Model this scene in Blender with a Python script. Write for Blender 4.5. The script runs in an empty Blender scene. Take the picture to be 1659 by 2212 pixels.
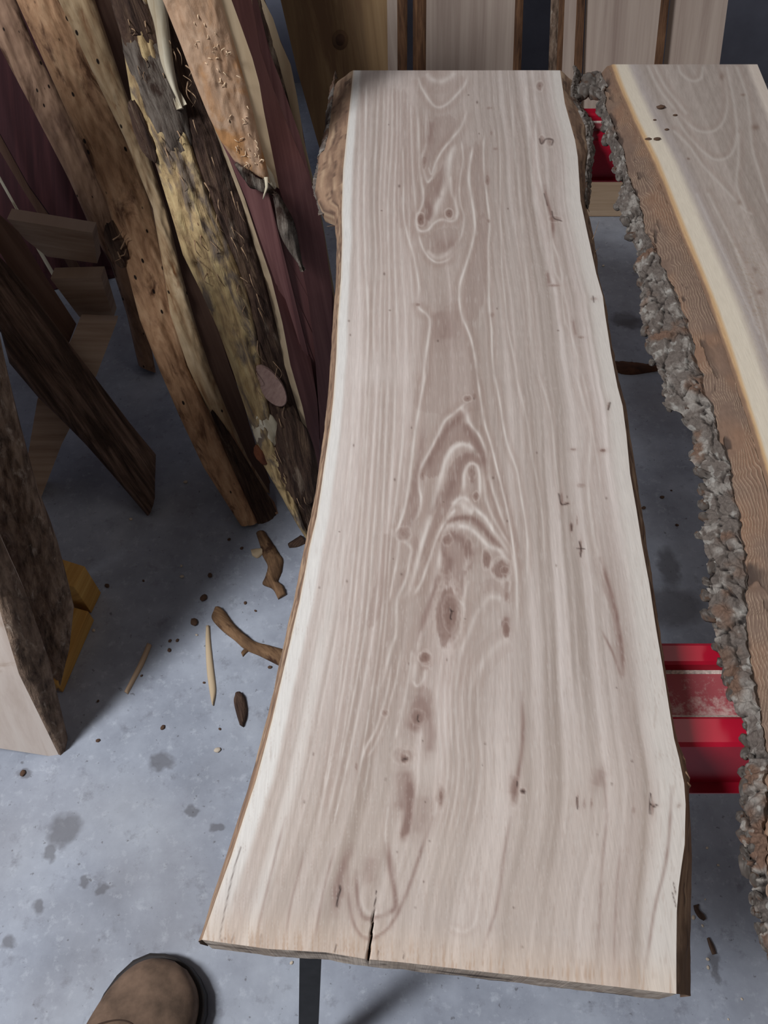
import bpy, math, random
import numpy as np

# ------------------------------------------------------------------ camera
FPX, CX, CY = 1660.0, 829.5, 1106.0
PITCH = math.radians(55.0)
CAM = np.array([0.0, 0.0, 1.5])
scene = bpy.context.scene
C = scene.collection
cd = bpy.data.cameras.new('camera')
cam = bpy.data.objects.new('camera', cd)
C.objects.link(cam)
cd.sensor_fit = 'VERTICAL'
cd.sensor_height = 24.0
cd.lens = 24.0 * FPX / 2212.0
cd.clip_start = 0.02
cam.location = CAM
cam.rotation_euler = (math.pi / 2 - PITCH, 0, 0)
scene.camera = cam

# ------------------------------------------------------------------ light
world = bpy.data.worlds.new('world')
scene.world = world
world.use_nodes = True
wb = world.node_tree.nodes['Background']
wb.inputs['Color'].default_value = (1.0, 0.97, 0.96, 1)
wb.inputs['Strength'].default_value = 0.085


def area(name, loc, target, sx, sy, power, col):
    l = bpy.data.lights.new(name, 'AREA')
    l.shape = 'RECTANGLE'
    l.size, l.size_y = sx, sy
    l.energy = power
    l.color = col
    o = bpy.data.objects.new(name, l)
    C.objects.link(o)
    o.location = loc
    d = np.array(target, float) - np.array(loc, float)
    from mathutils import Vector
    o.rotation_euler = Vector(d).to_track_quat('-Z', 'Y').to_euler()
    return o


area('shop_light', (-1.9, -0.15, 3.1), (0.0, 0.6, 0.4), 0.5, 0.9, 104, (0.91, 0.95, 1.0))
area('shop_light', (1.5, 1.0, 3.3), (0.6, 0.9, 0.5), 1.4, 0.5, 5, (1.0, 0.94, 0.9))
scene.view_settings.view_transform = 'Standard'
scene.view_settings.look = 'None'
scene.view_settings.gamma = 1.0
scene.view_settings.use_curve_mapping = False
scene.view_settings.exposure = 0.08

# ------------------------------------------------------------------ numeric helpers
RNG = np.random.default_rng(7)
random.seed(7)
FWD = np.array([0, math.cos(PITCH), -math.sin(PITCH)])
UP = np.array([0, math.sin(PITCH), math.cos(PITCH)])
RIGHT = np.array([1.0, 0, 0])


def rays(p):
    p = np.asarray(p, float)
    return FWD + ((p[..., 0:1] - CX) / FPX) * RIGHT + ((CY - p[..., 1:2]) / FPX) * UP


def at_z(p, z):
    d = rays(p)
    return CAM + d * ((z - CAM[2]) / d[..., 2:3])


def at_y(p, y):
    d = rays(p)
    return CAM + d * (y / d[..., 1:2])


def at_plane(p, o, n):
    d = rays(p)
    return CAM + d * (np.dot(o - CAM, n) / (d @ n))[..., None]


def project(P):
    r = P - CAM
    w = r @ FWD
    return np.stack([CX + FPX * (r @ RIGHT) / w, CY - FPX * (r @ UP) / w], -1)


def lin(c):
    c = np.asarray(c, float) / 255.0
    return np.where(c <= 0.04045, c / 12.92, ((c + 0.055) / 1.055) ** 2.4)


def rgba(c):
    v = lin(c)
    return (float(v[0]), float(v[1]), float(v[2]), 1.0)


def _hash(ix, iy, iz, seed):
    h = (ix.astype(np.int64) * 374761393 + iy.astype(np.int64) * 668265263 +
         iz.astype(np.int64) * 1274126177 + seed * 974711) & 0xFFFFFFFF
    h = ((h ^ (h >> 13)) * 1274126177) & 0xFFFFFFFF
    h = h ^ (h >> 16)
    return (h & 0xFFFFFF) / float(0xFFFFFF)


def vnoise(x, y, z=0.0, seed=0):
    x, y, z = np.broadcast_arrays(np.asarray(x, float), np.asarray(y, float), np.asarray(z, float))
    ix, iy, iz = np.floor(x), np.floor(y), np.floor(z)
    fx, fy, fz = x - ix, y - iy, z - iz
    fx, fy, fz = [f * f * (3 - 2 * f) for f in (fx, fy, fz)]
    out = 0
    for a in (0, 1):
        for b in (0, 1):
            for c in (0, 1):
                w = (fx if a else 1 - fx) * (fy if b else 1 - fy) * (fz if c else 1 - fz)
                out = out + w * _hash(ix + a, iy + b, iz + c, seed)
    return out


def fbm(x, y, z=0.0, seed=0, octs=4):
    s, a, t = 0, 1.0, 0
    for i in range(octs):
        s = s + a * vnoise(np.asarray(x) * 2 ** i, np.asarray(y) * 2 ** i, np.asarray(z) * 2 ** i, seed + i)
        t += a
        a *= 0.5
    return s / t


def worley(x, y, seed=0):
    ix, iy = np.floor(x), np.floor(y)
    f1 = np.full(x.shape, 9.0)
    f2 = np.full(x.shape, 9.0)
    cid = np.zeros(x.shape)
    z = np.zeros_like(ix)
    for a in (-1, 0, 1):
        for b in (-1, 0, 1):
            jx, jy = ix + a, iy + b
            qx = jx + _hash(jx, jy, z, seed)
            qy = jy + _hash(jx, jy, z + 1, seed)
            d = np.hypot(x - qx, y - qy)
            i = _hash(jx, jy, z + 2, seed)
            c = d < f1
            f2 = np.where(c, f1, np.minimum(f2, d))
            cid = np.where(c, i, cid)
            f1 = np.minimum(f1, d)
    return f1, f2, cid


def smooth(a, b, x):
    t = np.clip((x - a) / (b - a), 0, 1)
    return t * t * (3 - 2 * t)


# ------------------------------------------------------------------ object helpers
def mesh_obj(name, V, faces, mat, parent=None, attrs=None, sm=True, base=None):
    me = bpy.data.meshes.new(name)
    V = np.asarray(V, float)
    if base is not None:
        V = V - np.asarray(base)
    if isinstance(faces, np.ndarray) and faces.ndim == 2:
        nf, k = faces.shape
        me.vertices.add(len(V))
        me.vertices.foreach_set('co', V.astype(np.float32).ravel())
        me.loops.add(nf * k)
        me.loops.foreach_set('vertex_index', faces.astype(np.int32).ravel())
        me.polygons.add(nf)
        me.polygons.foreach_set('loop_start', np.arange(0, nf * k, k, dtype=np.int32))
        me.update(calc_edges=True)
    else:
        me.from_pydata([tuple(v) for v in V], [], [list(map(int, f)) for f in faces])
        me.update()
    me.validate()
    me.polygons.foreach_set('use_smooth', np.full(len(me.polygons), sm, dtype=bool))
    if attrs:
        for k, a in attrs.items():
            a = np.asarray(a, np.float32)
            if a.shape[-1] == 3 and k == 'col':
                a = np.concatenate([a, np.ones((len(a), 1), np.float32)], 1)
                at = me.attributes.new(k, 'FLOAT_COLOR', 'POINT')
                at.data.foreach_set('color', a.ravel())
            else:
                at = me.attributes.new(k, 'FLOAT_VECTOR', 'POINT')
                at.data.foreach_set('vector', a.ravel())
    if mat:
        me.materials.append(mat)
    o = bpy.data.objects.new(name, me)
    C.objects.link(o)
    if parent is not None:
        o.parent = parent
    elif base is not None:
        o.location = base
    return o


def grid_faces(M, N):
    i = np.arange((M - 1) * (N - 1))
    r, c = i // (N - 1), i % (N - 1)
    a = r * N + c
    return np.stack([a, a + N, a + N + 1, a + 1], 1)


def grid_obj(name, V, mat, parent=None, attrs=None, base=None, sm=True, flip=False):
    M, N = V.shape[:2]
    f = grid_faces(M, N)
    if flip:
        f = f[:, ::-1]
    if attrs:
        attrs = {k: a.reshape(M * N, -1) for k, a in attrs.items()}
    return mesh_obj(name, V.reshape(-1, 3), f, mat, parent, attrs, sm, base)


def tag(o, label, cat, group=None, kind=None):
    if label:
        o['label'] = label
    if cat:
        o['category'] = cat
    if group:
        o['group'] = group
    if kind:
        o['kind'] = kind
    return o


def thing(name, label, cat, loc, group=None):
    o = bpy.data.objects.new(name, None)
    o.empty_display_size = 0.05
    C.objects.link(o)
    o.location = [float(v) for v in loc]
    return tag(o, label, cat, group)


def box_pts(x0, x1, y0, y1, z0, z1):
    V = [(x, y, z) for z in (z0, z1) for y in (y0, y1) for x in (x0, x1)]
    F = [(0, 2, 3, 1), (4, 5, 7, 6), (0, 1, 5, 4), (2, 6, 7, 3), (0, 4, 6, 2), (1, 3, 7, 5)]
    return V, F


def bevel(o, w=0.002, seg=2):
    m = o.modifiers.new('bevel', 'BEVEL')
    m.width = w
    m.segments = seg
    return o


# ------------------------------------------------------------------ material helpers
def new_mat(name):
    m = bpy.data.materials.new(name)
    m.use_nodes = True
    nt = m.node_tree
    return m, nt, nt.nodes['Principled BSDF']


def N(nt, kind, **kw):
    n = nt.nodes.new(kind)
    for k, v in kw.items():
        setattr(n, k, v)
    return n


def ramp(nt, src, stops):
    r = N(nt, 'ShaderNodeValToRGB')
    while len(r.color_ramp.elements) < len(stops):
        r.color_ramp.elements.new(0.5)
    for e, (p, c) in zip(r.color_ramp.elements, stops):
        e.position = p
        e.color = c if len(c) == 4 else rgba(c)
    nt.links.new(src, r.inputs['Fac'])
    return r.outputs['Color']


def mixc(nt, fac, a, b, mode='MIX'):
    m = N(nt, 'ShaderNodeMix', data_type='RGBA', blend_type=mode)
    for s, v in ((m.inputs[0], fac), (m.inputs[6], a), (m.inputs[7], b)):
        if hasattr(v, 'is_linked'):
            nt.links.new(v, s)
        elif isinstance(v, (int, float)):
            s.default_value = v
        else:
            s.default_value = v if len(v) == 4 else rgba(v)
    return m.outputs[2]


def coords(nt, scale, attr='guv'):
    if attr:
        a = N(nt, 'ShaderNodeAttribute', attribute_name=attr)
        out = a.outputs['Vector']
    else:
        a = N(nt, 'ShaderNodeTexCoord')
        out = a.outputs['Object']
    mp = N(nt, 'ShaderNodeMapping')
    mp.inputs['Scale'].default_value = scale
    nt.links.new(out, mp.inputs['Vector'])
    return mp.outputs['Vector']


def noise(nt, vec, scale, detail=4, rough=0.6, dist=0.0):
    n = N(nt, 'ShaderNodeTexNoise')
    n.inputs['Scale'].default_value = scale
    n.inputs['Detail'].default_value = detail
    n.inputs['Roughness'].default_value = rough
    n.inputs['Distortion'].default_value = dist
    nt.links.new(vec, n.inputs['Vector'])
    return n.outputs['Fac']


def add_bump(nt, bsdf, src, strength, dist):
    b = N(nt, 'ShaderNodeBump')
    b.inputs['Strength'].default_value = strength
    b.inputs['Distance'].default_value = dist
    nt.links.new(src, b.inputs['Height'])
    nt.links.new(b.outputs['Normal'], bsdf.inputs['Normal'])


def wood_mat(name, light, mid, dark, sx=60, sy=4, rough=0.7, patch=None, patch_scale=(8, 3), holes=0.0,
             bump=0.25, bdist=0.002, attr='guv', patch_pos=(0.5, 0.62)):
    """streaky wood or bark: noise stretched along the length, blotches and tiny insect holes"""
    m, nt, b = new_mat(name)
    v = coords(nt, (sx, sy, 1), attr)
    n1 = noise(nt, v, 1.0, 6, 0.65, 0.4)
    col = ramp(nt, n1, [(0.3, dark), (0.5, mid), (0.72, light)])
    if patch is not None:
        v2 = coords(nt, (patch_scale[0], patch_scale[1], 1), attr)
        n2 = noise(nt, v2, 1.0, 5, 0.65, 0.6)
        f = ramp(nt, n2, [(patch_pos[0], (0, 0, 0, 1)), (patch_pos[1], (1, 1, 1, 1))])
        col = mixc(nt, f, col, patch)
    if holes:
        v3 = coords(nt, (44, 22, 1), attr)
        vo = N(nt, 'ShaderNodeTexVoronoi')
        vo.inputs['Scale'].default_value = 1.0
        nt.links.new(v3, vo.inputs['Vector'])
        f = ramp(nt, vo.outputs['Distance'], [(holes * 0.7, (1, 1, 1, 1)), (holes, (0, 0, 0, 1))])
        col = mixc(nt, f, col, (38, 25, 18))
    nt.links.new(col, b.inputs['Base Color'])
    b.inputs['Roughness'].default_value = rough
    b.inputs['Specular IOR Level'].default_value = 0.25
    add_bump(nt, b, n1, bump, bdist)
    return m


def plain(name, c, rough=0.5, metal=0.0, var=0.15, scale=30, spec=0.4, bump=0.0):
    m, nt, b = new_mat(name)
    v = coords(nt, (1, 1, 1), None)
    n1 = noise(nt, v, scale, 5, 0.6)
    c = np.array(c, float)
    col = ramp(nt, n1, [(0.3, tuple(np.clip(c * (1 - var), 0, 255))), (0.7, tuple(np.clip(c * (1 + var), 0, 255)))])
    nt.links.new(col, b.inputs['Base Color'])
    b.inputs['Roughness'].default_value = rough
    b.inputs['Metallic'].default_value = metal
    b.inputs['Specular IOR Level'].default_value = spec
    if bump:
        add_bump(nt, b, n1, bump, 0.002)
    return m


def attr_mat(name, rough=0.6, grain=0.0, gs=(900, 25), bump=0.1, spec=0.3):
    """colour carried by the surface itself, with fine fibre grain on top"""
    m, nt, b = new_mat(name)
    a = N(nt, 'ShaderNodeAttribute', attribute_name='col')
    col = a.outputs['Color']
    v = coords(nt, (gs[0], gs[1], 1), None)
    n1 = noise(nt, v, 1.0, 4, 0.7)
    if grain:
        f = ramp(nt, n1, [(0.3, (1 - grain,) * 3 + (1,)), (0.7, (1 + grain,) * 3 + (1,))])
        col = mixc(nt, 1.0, col, f, 'MULTIPLY')
    nt.links.new(col, b.inputs['Base Color'])
    b.inputs['Roughness'].default_value = rough
    b.inputs['Specular IOR Level'].default_value = spec
    add_bump(nt, b, n1, bump, 0.001)
    return m


# ------------------------------------------------------------------ the setting
def floor_mat():
    m, nt, b = new_mat('concrete')
    v = coords(nt, (1, 1, 1), None)
    n1 = noise(nt, v, 5.0, 8, 0.65)
    col = ramp(nt, n1, [(0.3, (136, 140, 151)), (0.5, (160, 164, 175)), (0.7, (182, 187, 197))])
    n2 = noise(nt, v, 26.0, 6, 0.7)
    f = ramp(nt, n2, [(0.56, (0, 0, 0, 1)), (0.72, (0.6, 0.6, 0.6, 1))])
    col = mixc(nt, f, col, (116, 116, 124))
    n6 = noise(nt, v, 46.0, 5, 0.7)
    f = ramp(nt, n6, [(0.55, (0, 0, 0, 1)), (0.7, (0.55, 0.55, 0.55, 1))])
    col = mixc(nt, f, col, (196, 200, 208))
    n3 = noise(nt, v, 75.0, 3, 0.6)
    f = ramp(nt, n3, [(0.66, (0, 0, 0, 1)), (0.72, (0.6, 0.6, 0.6, 1))])
    col = mixc(nt, f, col, (84, 80, 80))
    n4 = noise(nt, v, 2.2, 3, 0.5)
    f = ramp(nt, n4, [(0.5, (0, 0, 0, 1)), (0.75, (0.35, 0.35, 0.35, 1))])
    col = mixc(nt, f, col, (128, 116, 106))
    # a few old oil stains that have a shape of their own
    stains = [((350, 1643), 0.030, 0.020), ((140, 1793), 0.036, 0.034), ((222, 1919), 0.016, 0.012), ((110, 1842), 0.014, 0.02),
              ((50, 1672), 0.018, 0.010), ((82, 1958), 0.014, 0.016), ((185, 1900), 0.012, 0.012), ((416, 1752), 0.014, 0.012),
              ((1395, 700), 0.10, 0.03), ((1450, 1310), 0.09, 0.06), ((1350, 690), 0.05, 0.04), ((470, 1790), 0.016, 0.01),
              ((18, 2035), 0.014, 0.014), ((1445, 1225), 0.03, 0.06), ((1545, 2090), 0.012, 0.03)]
    dn = N(nt, 'ShaderNodeTexNoise')
    dn.inputs['Scale'].default_value = 45.0
    nt.links.new(v, dn.inputs['Vector'])
    sub = N(nt, 'ShaderNodeVectorMath', operation='MULTIPLY_ADD')
    nt.links.new(dn.outputs['Color'], sub.inputs[0])
    sub.inputs[1].default_value = (0.03, 0.03, 0)
    nt.links.new(v, sub.inputs[2])
    for p, rx, ry in stains:
        q = at_z(np.array(p, float), 0.0)
        s = N(nt, 'ShaderNodeVectorMath', operation='SUBTRACT')
        nt.links.new(sub.outputs[0], s.inputs[0])
        s.inputs[1].default_value = (q[0] + 0.015, q[1] + 0.015, 0)
        d = N(nt, 'ShaderNodeVectorMath', operation='MULTIPLY')
        nt.links.new(s.outputs[0], d.inputs[0])
        d.inputs[1].default_value = (1 / rx, 1 / ry, 0)
        l = N(nt, 'ShaderNodeVectorMath', operation='LENGTH')
        nt.links.new(d.outputs[0], l.inputs[0])
        f = ramp(nt, l.outputs['Value'], [(0.6, (0.6, 0.6, 0.6, 1)), (1.0, (0, 0, 0, 1))])
        col = mixc(nt, f, col, (88, 84, 86))
    nt.links.new(col, b.inputs['Base Color'])
    b.inputs['Roughness'].default_value = 0.62
    b.inputs['Specular IOR Level'].default_value = 0.3
    add_bump(nt, b, n2, 0.12, 0.002)
    return m


V, F = box_pts(-3.6, 3.6, -3.0, 3.1, -0.1, 0.0)
tag(mesh_obj('floor', V, F, floor_mat(), sm=False), 'grey stained concrete workshop floor', None, kind='structure')
wall_m = plain('dark_wall_paint', (150, 153, 168), 0.8, var=0.08, scale=6)
V, F = box_pts(-3.6, 3.6, 3.1, 3.2, -0.1, 3.4)
tag(mesh_obj('wall_back', V, F, wall_m, sm=False), 'dark grey back wall of the workshop', None, kind='structure')
V, F = box_pts(-3.7, -3.6, -3.0, 3.2, -0.1, 3.4)
tag(mesh_obj('wall_left', V, F, wall_m, sm=False), 'dark grey side wall of the workshop', None, kind='structure')

# ------------------------------------------------------------------ traced lines
def tr(ox, oy, s, pts):
    return [(ox + x / s, oy + y / s) for x, y in pts]


def cropA(*p): return tr(650, 140, 2.37, p)
def cropB(*p): return tr(650, 800, 2.212, p)
def cropC(*p): return tr(500, 1400, 2.074, p)
def cropD(*p): return tr(648, 820, 2.26, p)
def cropR(*p): return tr(1150, 100, 3.26, p)


def seg_dist(px, py, pts, reach):
    """distance from every point to a polyline, only computed near it, and the fraction along"""
    pts = np.asarray(pts, float)
    D = np.full(px.shape, 1e6)
    T = np.zeros(px.shape)
    S = np.zeros(px.shape)
    x0, y0 = pts.min(0) - reach
    x1, y1 = pts.max(0) + reach
    idx = np.nonzero((px > x0) & (px < x1) & (py > y0) & (py < y1))
    qx, qy = px[idx], py[idx]
    d = np.full(qx.shape, 1e6)
    t = np.zeros(qx.shape)
    sd = np.zeros(qx.shape)
    n = len(pts) - 1
    for i in range(n):
        a, b = pts[i], pts[i + 1]
        v = b - a
        L2 = v @ v + 1e-9
        k = np.clip(((qx - a[0]) * v[0] + (qy - a[1]) * v[1]) / L2, 0, 1)
        dd = np.hypot(qx - a[0] - k * v[0], qy - a[1] - k * v[1])
        side = np.sign((qx - a[0]) * v[1] - (qy - a[1]) * v[0])
        c = dd < d
        d = np.where(c, dd, d)
        t = np.where(c, (i + k) / n, t)
        sd = np.where(c, side, sd)
    D[idx] = d
    T[idx] = t
    S[idx] = sd
    return D, T, S


def spline(pts, n=10):
    pts = np.asarray(pts, float)
    if len(pts) < 3:
        return pts
    P = np.vstack([2 * pts[0] - pts[1], pts, 2 * pts[-1] - pts[-2]])
    out = []
    for i in range(1, len(P) - 2):
        p0, p1, p2, p3 = P[i - 1:i + 3]
        for t in np.linspace(0, 1, n, endpoint=False):
            out.append(0.5 * ((2 * p1) + (-p0 + p2) * t + (2 * p0 - 5 * p1 + 4 * p2 - p3) * t * t + (-p0 + 3 * p1 - 3 * p2 + p3) * t ** 3))
    out.append(pts[-1])
    return np.array(out)


def poly_mask(px, py, pts, soft=2.0, wob=2.5, seed=0):
    """soft inside mask of a traced outline, with a fibrous edge"""
    pts = spline(list(pts) + [pts[0]], 5)
    out = np.zeros(px.shape)
    x0, y0 = pts.min(0) - 12
    x1, y1 = pts.max(0) + 12
    idx = np.nonzero((px > x0) & (px < x1) & (py > y0) & (py < y1))
    qx = px[idx] + wob * 2 * (vnoise(px[idx] / 3.0, py[idx] / 14.0, 0, seed + 5) - 0.5)
    qy = py[idx] + wob * 5 * (vnoise(px[idx] / 2.6, py[idx] / 18.0, 0, seed + 6) - 0.5)
    ins = np.zeros(qx.shape, bool)
    d = np.full(qx.shape, 1e6)
    for i in range(len(pts) - 1):
        (ax, ay), (bx, by) = pts[i], pts[i + 1]
        c = ((ay > qy) != (by > qy)) & (qx < (bx - ax) * (qy - ay) / (by - ay + 1e-12) + ax)
        ins ^= c
        L2 = (bx - ax) ** 2 + (by - ay) ** 2 + 1e-9
        k = np.clip(((qx - ax) * (bx - ax) + (qy - ay) * (by - ay)) / L2, 0, 1)
        d = np.minimum(d, np.hypot(qx - ax - k * (bx - ax), qy - ay - k * (by - ay)))
    out[idx] = smooth(-soft, soft, np.where(ins, d, -d))
    return out


# ------------------------------------------------------------------ main slab
ZT, ZB = 0.78, 0.732
SL_L = [(763, 151), (758, 203), (749, 288), (741, 368), (738, 461), (739, 520), (736, 604), (730, 689), (726, 773), (720, 860),
        (712, 930), (704, 981), (694, 1050), (684, 1116), (668, 1184), (656, 1252), (647, 1298), (625, 1393), (603, 1488),
        (587, 1557), (565, 1640), (553, 1685), (527, 1764), (500, 1848), (465, 1945), (437, 2028), (420, 2080), (396, 2150)]
SL_R = [(1210, 152), (1220, 223), (1242, 302), (1248, 339), (1254, 434), (1270, 508), (1288, 591), (1302, 640), (1307, 680), (1320, 763),
        (1334, 836), (1345, 877), (1353, 939), (1361, 1023), (1375, 1102), (1386, 1173), (1402, 1258), (1418, 1362), (1437, 1475),
        (1456, 1595), (1467, 1638), (1478, 1692), (1481, 1738), (1479, 1823), (1471, 1879), (1466, 1917), (1462, 1968), (1461, 2060), (1461, 2150)]
SL_LO = [(757, 152), (736, 161), (717, 190), (709, 237), (705, 279), (696, 321), (688, 338), (684, 376), (679, 410), (686, 435),
         (696, 456), (722, 466), (724, 500), (727, 520), (725, 604), (719, 689), (714, 773), (708, 860), (700, 930), (693, 981), (683, 1050), (671, 1116),
         (656, 1184), (644, 1252), (634, 1298), (612, 1393), (591, 1488), (574, 1557), (552, 1640), (540, 1685), (516, 1764), (489, 1848), (456, 1945),
         (433, 2028), (416, 2080), (392, 2150)]
SL_RO = [(1253, 157), (1240, 222), (1262, 247), (1276, 272), (1273, 300), (1280, 327), (1272, 376), (1271, 425), (1268, 450), (1277, 487), (1291, 560),
         (1293, 603), (1305, 640), (1311, 680), (1324, 763), (1339, 836), (1352, 880), (1359, 930), (1370, 1000), (1381, 1061), (1399, 1183), (1413, 1286),
         (1427, 1389), (1442, 1480), (1462, 1595), (1480, 1638), (1491, 1692), (1489, 1733), (1492, 1792), (1495, 1853), (1494, 1980), (1494, 2060), (1494, 2150)]
SL_END = [(380, 2024), (436, 2030), (581, 2050), (704, 2057), (791, 2072), (870, 2079), (1000, 2094), (1300, 2128), (1461, 2147), (1500, 2151)]


def rail(pts, z):
    """traced edge -> x as a function of y on the plane z"""
    W = at_z(np.array(pts, float), z)
    o = np.argsort(W[:, 1])
    return W[o, 1], W[o, 0]


def px_of(pts, py):
    p = np.array(pts, float)
    return np.interp(py, p[:, 1], p[:, 0])


def slab_top(nu, nv, L, R, end, far_px, z):
    yl, xl = rail(L, z)
    yr, xr = rail(R, z)
    E = at_z(np.array(end, float), z)
    y_far = at_z(np.array([CX, far_px], float), z)[1]
    u = np.linspace(0, 1, nu)[None, :]
    v = np.linspace(0, 1, nv)[:, None]
    yn = np.full((1, nu), E[:, 1].mean())
    for _ in range(6):
        x = np.interp(yn, yl, xl) * (1 - u) + np.interp(yn, yr, xr) * u
        yn = np.interp(x, E[:, 0], E[:, 1])
    Y = y_far + (yn - y_far) * v
    X = np.interp(Y, yl, xl) * (1 - u) + np.interp(Y, yr, xr) * u
    return np.stack([X, Y, np.full_like(X, z)], -1), u + 0 * v, v + 0 * u


def paint(col, w, c):
    return col + w[..., None] * (np.array(c, float) - col)


def main_figure(px, py):
    col = np.zeros(px.shape + (3,)) + np.array([190, 176, 168.0])
    xl, xr = px_of(SL_L, py), px_of(SL_R, py)
    s = (px - xl) / (xr - xl)
    dl, dr = px - xl, xr - px
    sc = (xr - xl) / 700.0
    warp = 0.006 * (fbm(s * 5, py / 160.0, 0, 3) - 0.5) * 2
    sw = s + warp
    # broad tone
    t = fbm(sw * 14, py / 900.0, 0, 11, 3) - 0.5
    col += t[..., None] * np.array([44, 46, 48])
    t = fbm(sw * 45, py / 700.0, 0, 21, 3) - 0.5
    side = smooth(0.50, 0.40, s) * smooth(0.05, 0.12, s) + smooth(0.62, 0.72, s)
    col += (t * (0.5 + side))[..., None] * np.array([38, 40, 42])
    t = fbm(sw * 140, py / 420.0, 0, 31, 2) - 0.5
    col += (t)[..., None] * np.array([28, 29, 30])
    # warm brown heart zone
    cz = np.exp(-((s - 0.38) / 0.2) ** 2)
    top = smooth(1700, 1300, py)
    col = paint(col, 0.45 * cz * top, (164, 144, 134))
    low = smooth(1450, 1800, py)
    col = paint(col, 0.35 * low * (0.4 + 0.6 * fbm(px / 60, py / 200.0, 0, 5)), (192, 174, 160))
    # sapwood bands
    wl = 26 * np.clip(sc, 0.6, 1.6) + 8 * (fbm(py / 150.0, 0.5, 0, 9) - 0.5)
    col = paint(col, 0.85 * smooth(wl * 1.25, wl * 0.8, dl) * smooth(2060, 1750, py) + 0.35 * smooth(wl * 1.5, wl * 0.85, dl) * smooth(1750, 2060, py), (224, 220, 215))
    wr = np.interp(py, [150, 500, 800, 1100, 1500, 1800, 2100], [20, 30, 30, 34, 48, 60, 66])
    col = paint(col, 0.8 * smooth(wr * 1.5, wr * 0.6, dr), (214, 206, 198))
    col = paint(col, 0.35 * np.exp(-((dr - wr * 1.9) / (0.35 * wr)) ** 2), (168, 150, 141))
    bw = np.interp(py, [1150, 1400, 1600, 1900, 2050], [62, 70, 76, 92, 100])
    col = paint(col, 0.65 * np.exp(-((dl - bw) / 15) ** 2) * smooth(1100, 1450, py), (216, 208, 201))
    col = paint(col, 0.35 * smooth(5, 1, dl), (214, 190, 160))
    # ---- brown early growth bands
    RG = [(cropD((780, 180), (830, 250), (870, 320), (890, 390), (860, 345), (830, 320), (780, 303), (730, 330), (705, 380), (690, 450), (660, 475), (600, 470), (595, 430), (630, 370), (680, 270), (740, 215)), .75),
          (cropD((765, 375), (850, 358), (885, 400), (885, 430), (840, 405), (805, 425), (790, 500), (770, 580), (740, 620), (690, 690), (650, 760), (620, 830), (590, 880), (600, 820), (640, 700), (680, 600), (710, 500), (735, 420)), .75),
          (cropD((740, 680), (830, 665), (880, 690), (930, 760), (980, 800), (1010, 830), (940, 795), (880, 735), (830, 692), (750, 692), (715, 715), (680, 780), (640, 860), (605, 915), (625, 850), (670, 770), (700, 705)), .75),
          (cropD((700, 760), (740, 740), (790, 770), (810, 800), (835, 795), (850, 850), (840, 910), (815, 940), (800, 1000), (795, 1060), (770, 1040), (755, 1000), (735, 985), (720, 1000), (700, 985), (690, 930), (695, 860)), .7),
          (cropD((735, 1005), (765, 1080), (768, 1150), (745, 1230), (705, 1310), (675, 1250), (662, 1170), (675, 1090), (705, 1030)), .95),
          (cropD((908, 838), (932, 870), (925, 912), (905, 917), (890, 880)), .9), (cropD((985, 880), (1020, 915), (1018, 945), (990, 970), (955, 950), (940, 920)), .85),
          (cropD((690, 950), (660, 1050), (620, 1150), (590, 1250), (556, 1335), (566, 1280), (598, 1160), (640, 1040), (672, 965)), .65), (cropD((1002, 1160), (1022, 1200), (1016, 1258), (1000, 1245), (985, 1200)), .9),
          (cropD((885, 300), (900, 400), (930, 520), (970, 640), (1020, 760), (1050, 880), (1032, 830), (982, 725), (942, 605), (907, 485), (887, 385)), .5), (cropD((945, 330), (985, 480), (1030, 640), (1065, 800), (1050, 800), (1005, 640), (965, 490)), .4),
          (cropD((560, 440), (580, 500), (585, 600), (540, 680), (510, 720), (470, 748), (510, 640), (540, 540)), .55), (cropD((560, 760), (580, 800), (545, 920), (500, 1010), (478, 1070), (500, 960), (540, 860)), .45),
          (cropD((410, 760), (455, 770), (440, 900), (410, 1060), (370, 1190), (320, 1200), (350, 1060), (390, 900)), .4), (cropD((600, 1325), (640, 1345), (640, 1400), (600, 1420), (580, 1370)), .5), (cropD((570, 1540), (600, 1500), (640, 1520), (640, 1640), (560, 1700), (530, 1640)), .5),
          (cropD((1460, 900), (1530, 1090), (1570, 1300), (1580, 1470), (1550, 1380), (1525, 1180), (1480, 1010)), .5), (cropD((1000, 980), (1028, 1010), (1022, 1085), (1000, 1070)), .6), (cropD((880, 990), (960, 970), (1000, 1060), (940, 1030), (890, 1040)), .3),
          (cropA((650, 600), (700, 560), (728, 520), (722, 640), (685, 715), (660, 775), (638, 828), (605, 830), (595, 790), (625, 730), (632, 660)), .7), (cropA((660, 300), (720, 260), (800, 280), (760, 380), (700, 440), (650, 520), (640, 420)), .35),
          (cropA((660, 1290), (812, 1200), (830, 1300), (880, 1440), (900, 1550), (925, 1760), (590, 1760), (640, 1500), (655, 1400)), .25), (cropA((640, 880), (700, 850), (800, 840), (790, 920), (700, 970), (650, 930)), .35),
          (cropA((905, 760), (955, 800), (955, 1100), (900, 1300), (850, 1300), (830, 1180), (880, 960)), .4), (cropA((860, 420), (925, 420), (945, 760), (905, 760), (880, 640)), .3), (cropA((470, 120), (560, 200), (560, 760), (490, 800), (480, 400)), .22)]
    for i, (pts, a) in enumerate(RG):
        k = 0.8 + 0.4 * vnoise(px / 4.0, py / 30.0, 0, 300 + i)
        col = paint(col, np.clip(a * k, 0, 1) * poly_mask(px, py, pts, 2.2, 2.0, 310 + i), (150, 128, 119))
    # ---- traced light rings
    LT = []

    def add(pts, w=2.4, a=0.75): LT.append((spline(pts), w, a))
    ys = [60, 400, 700, 1000, 1300, 1600]
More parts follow.
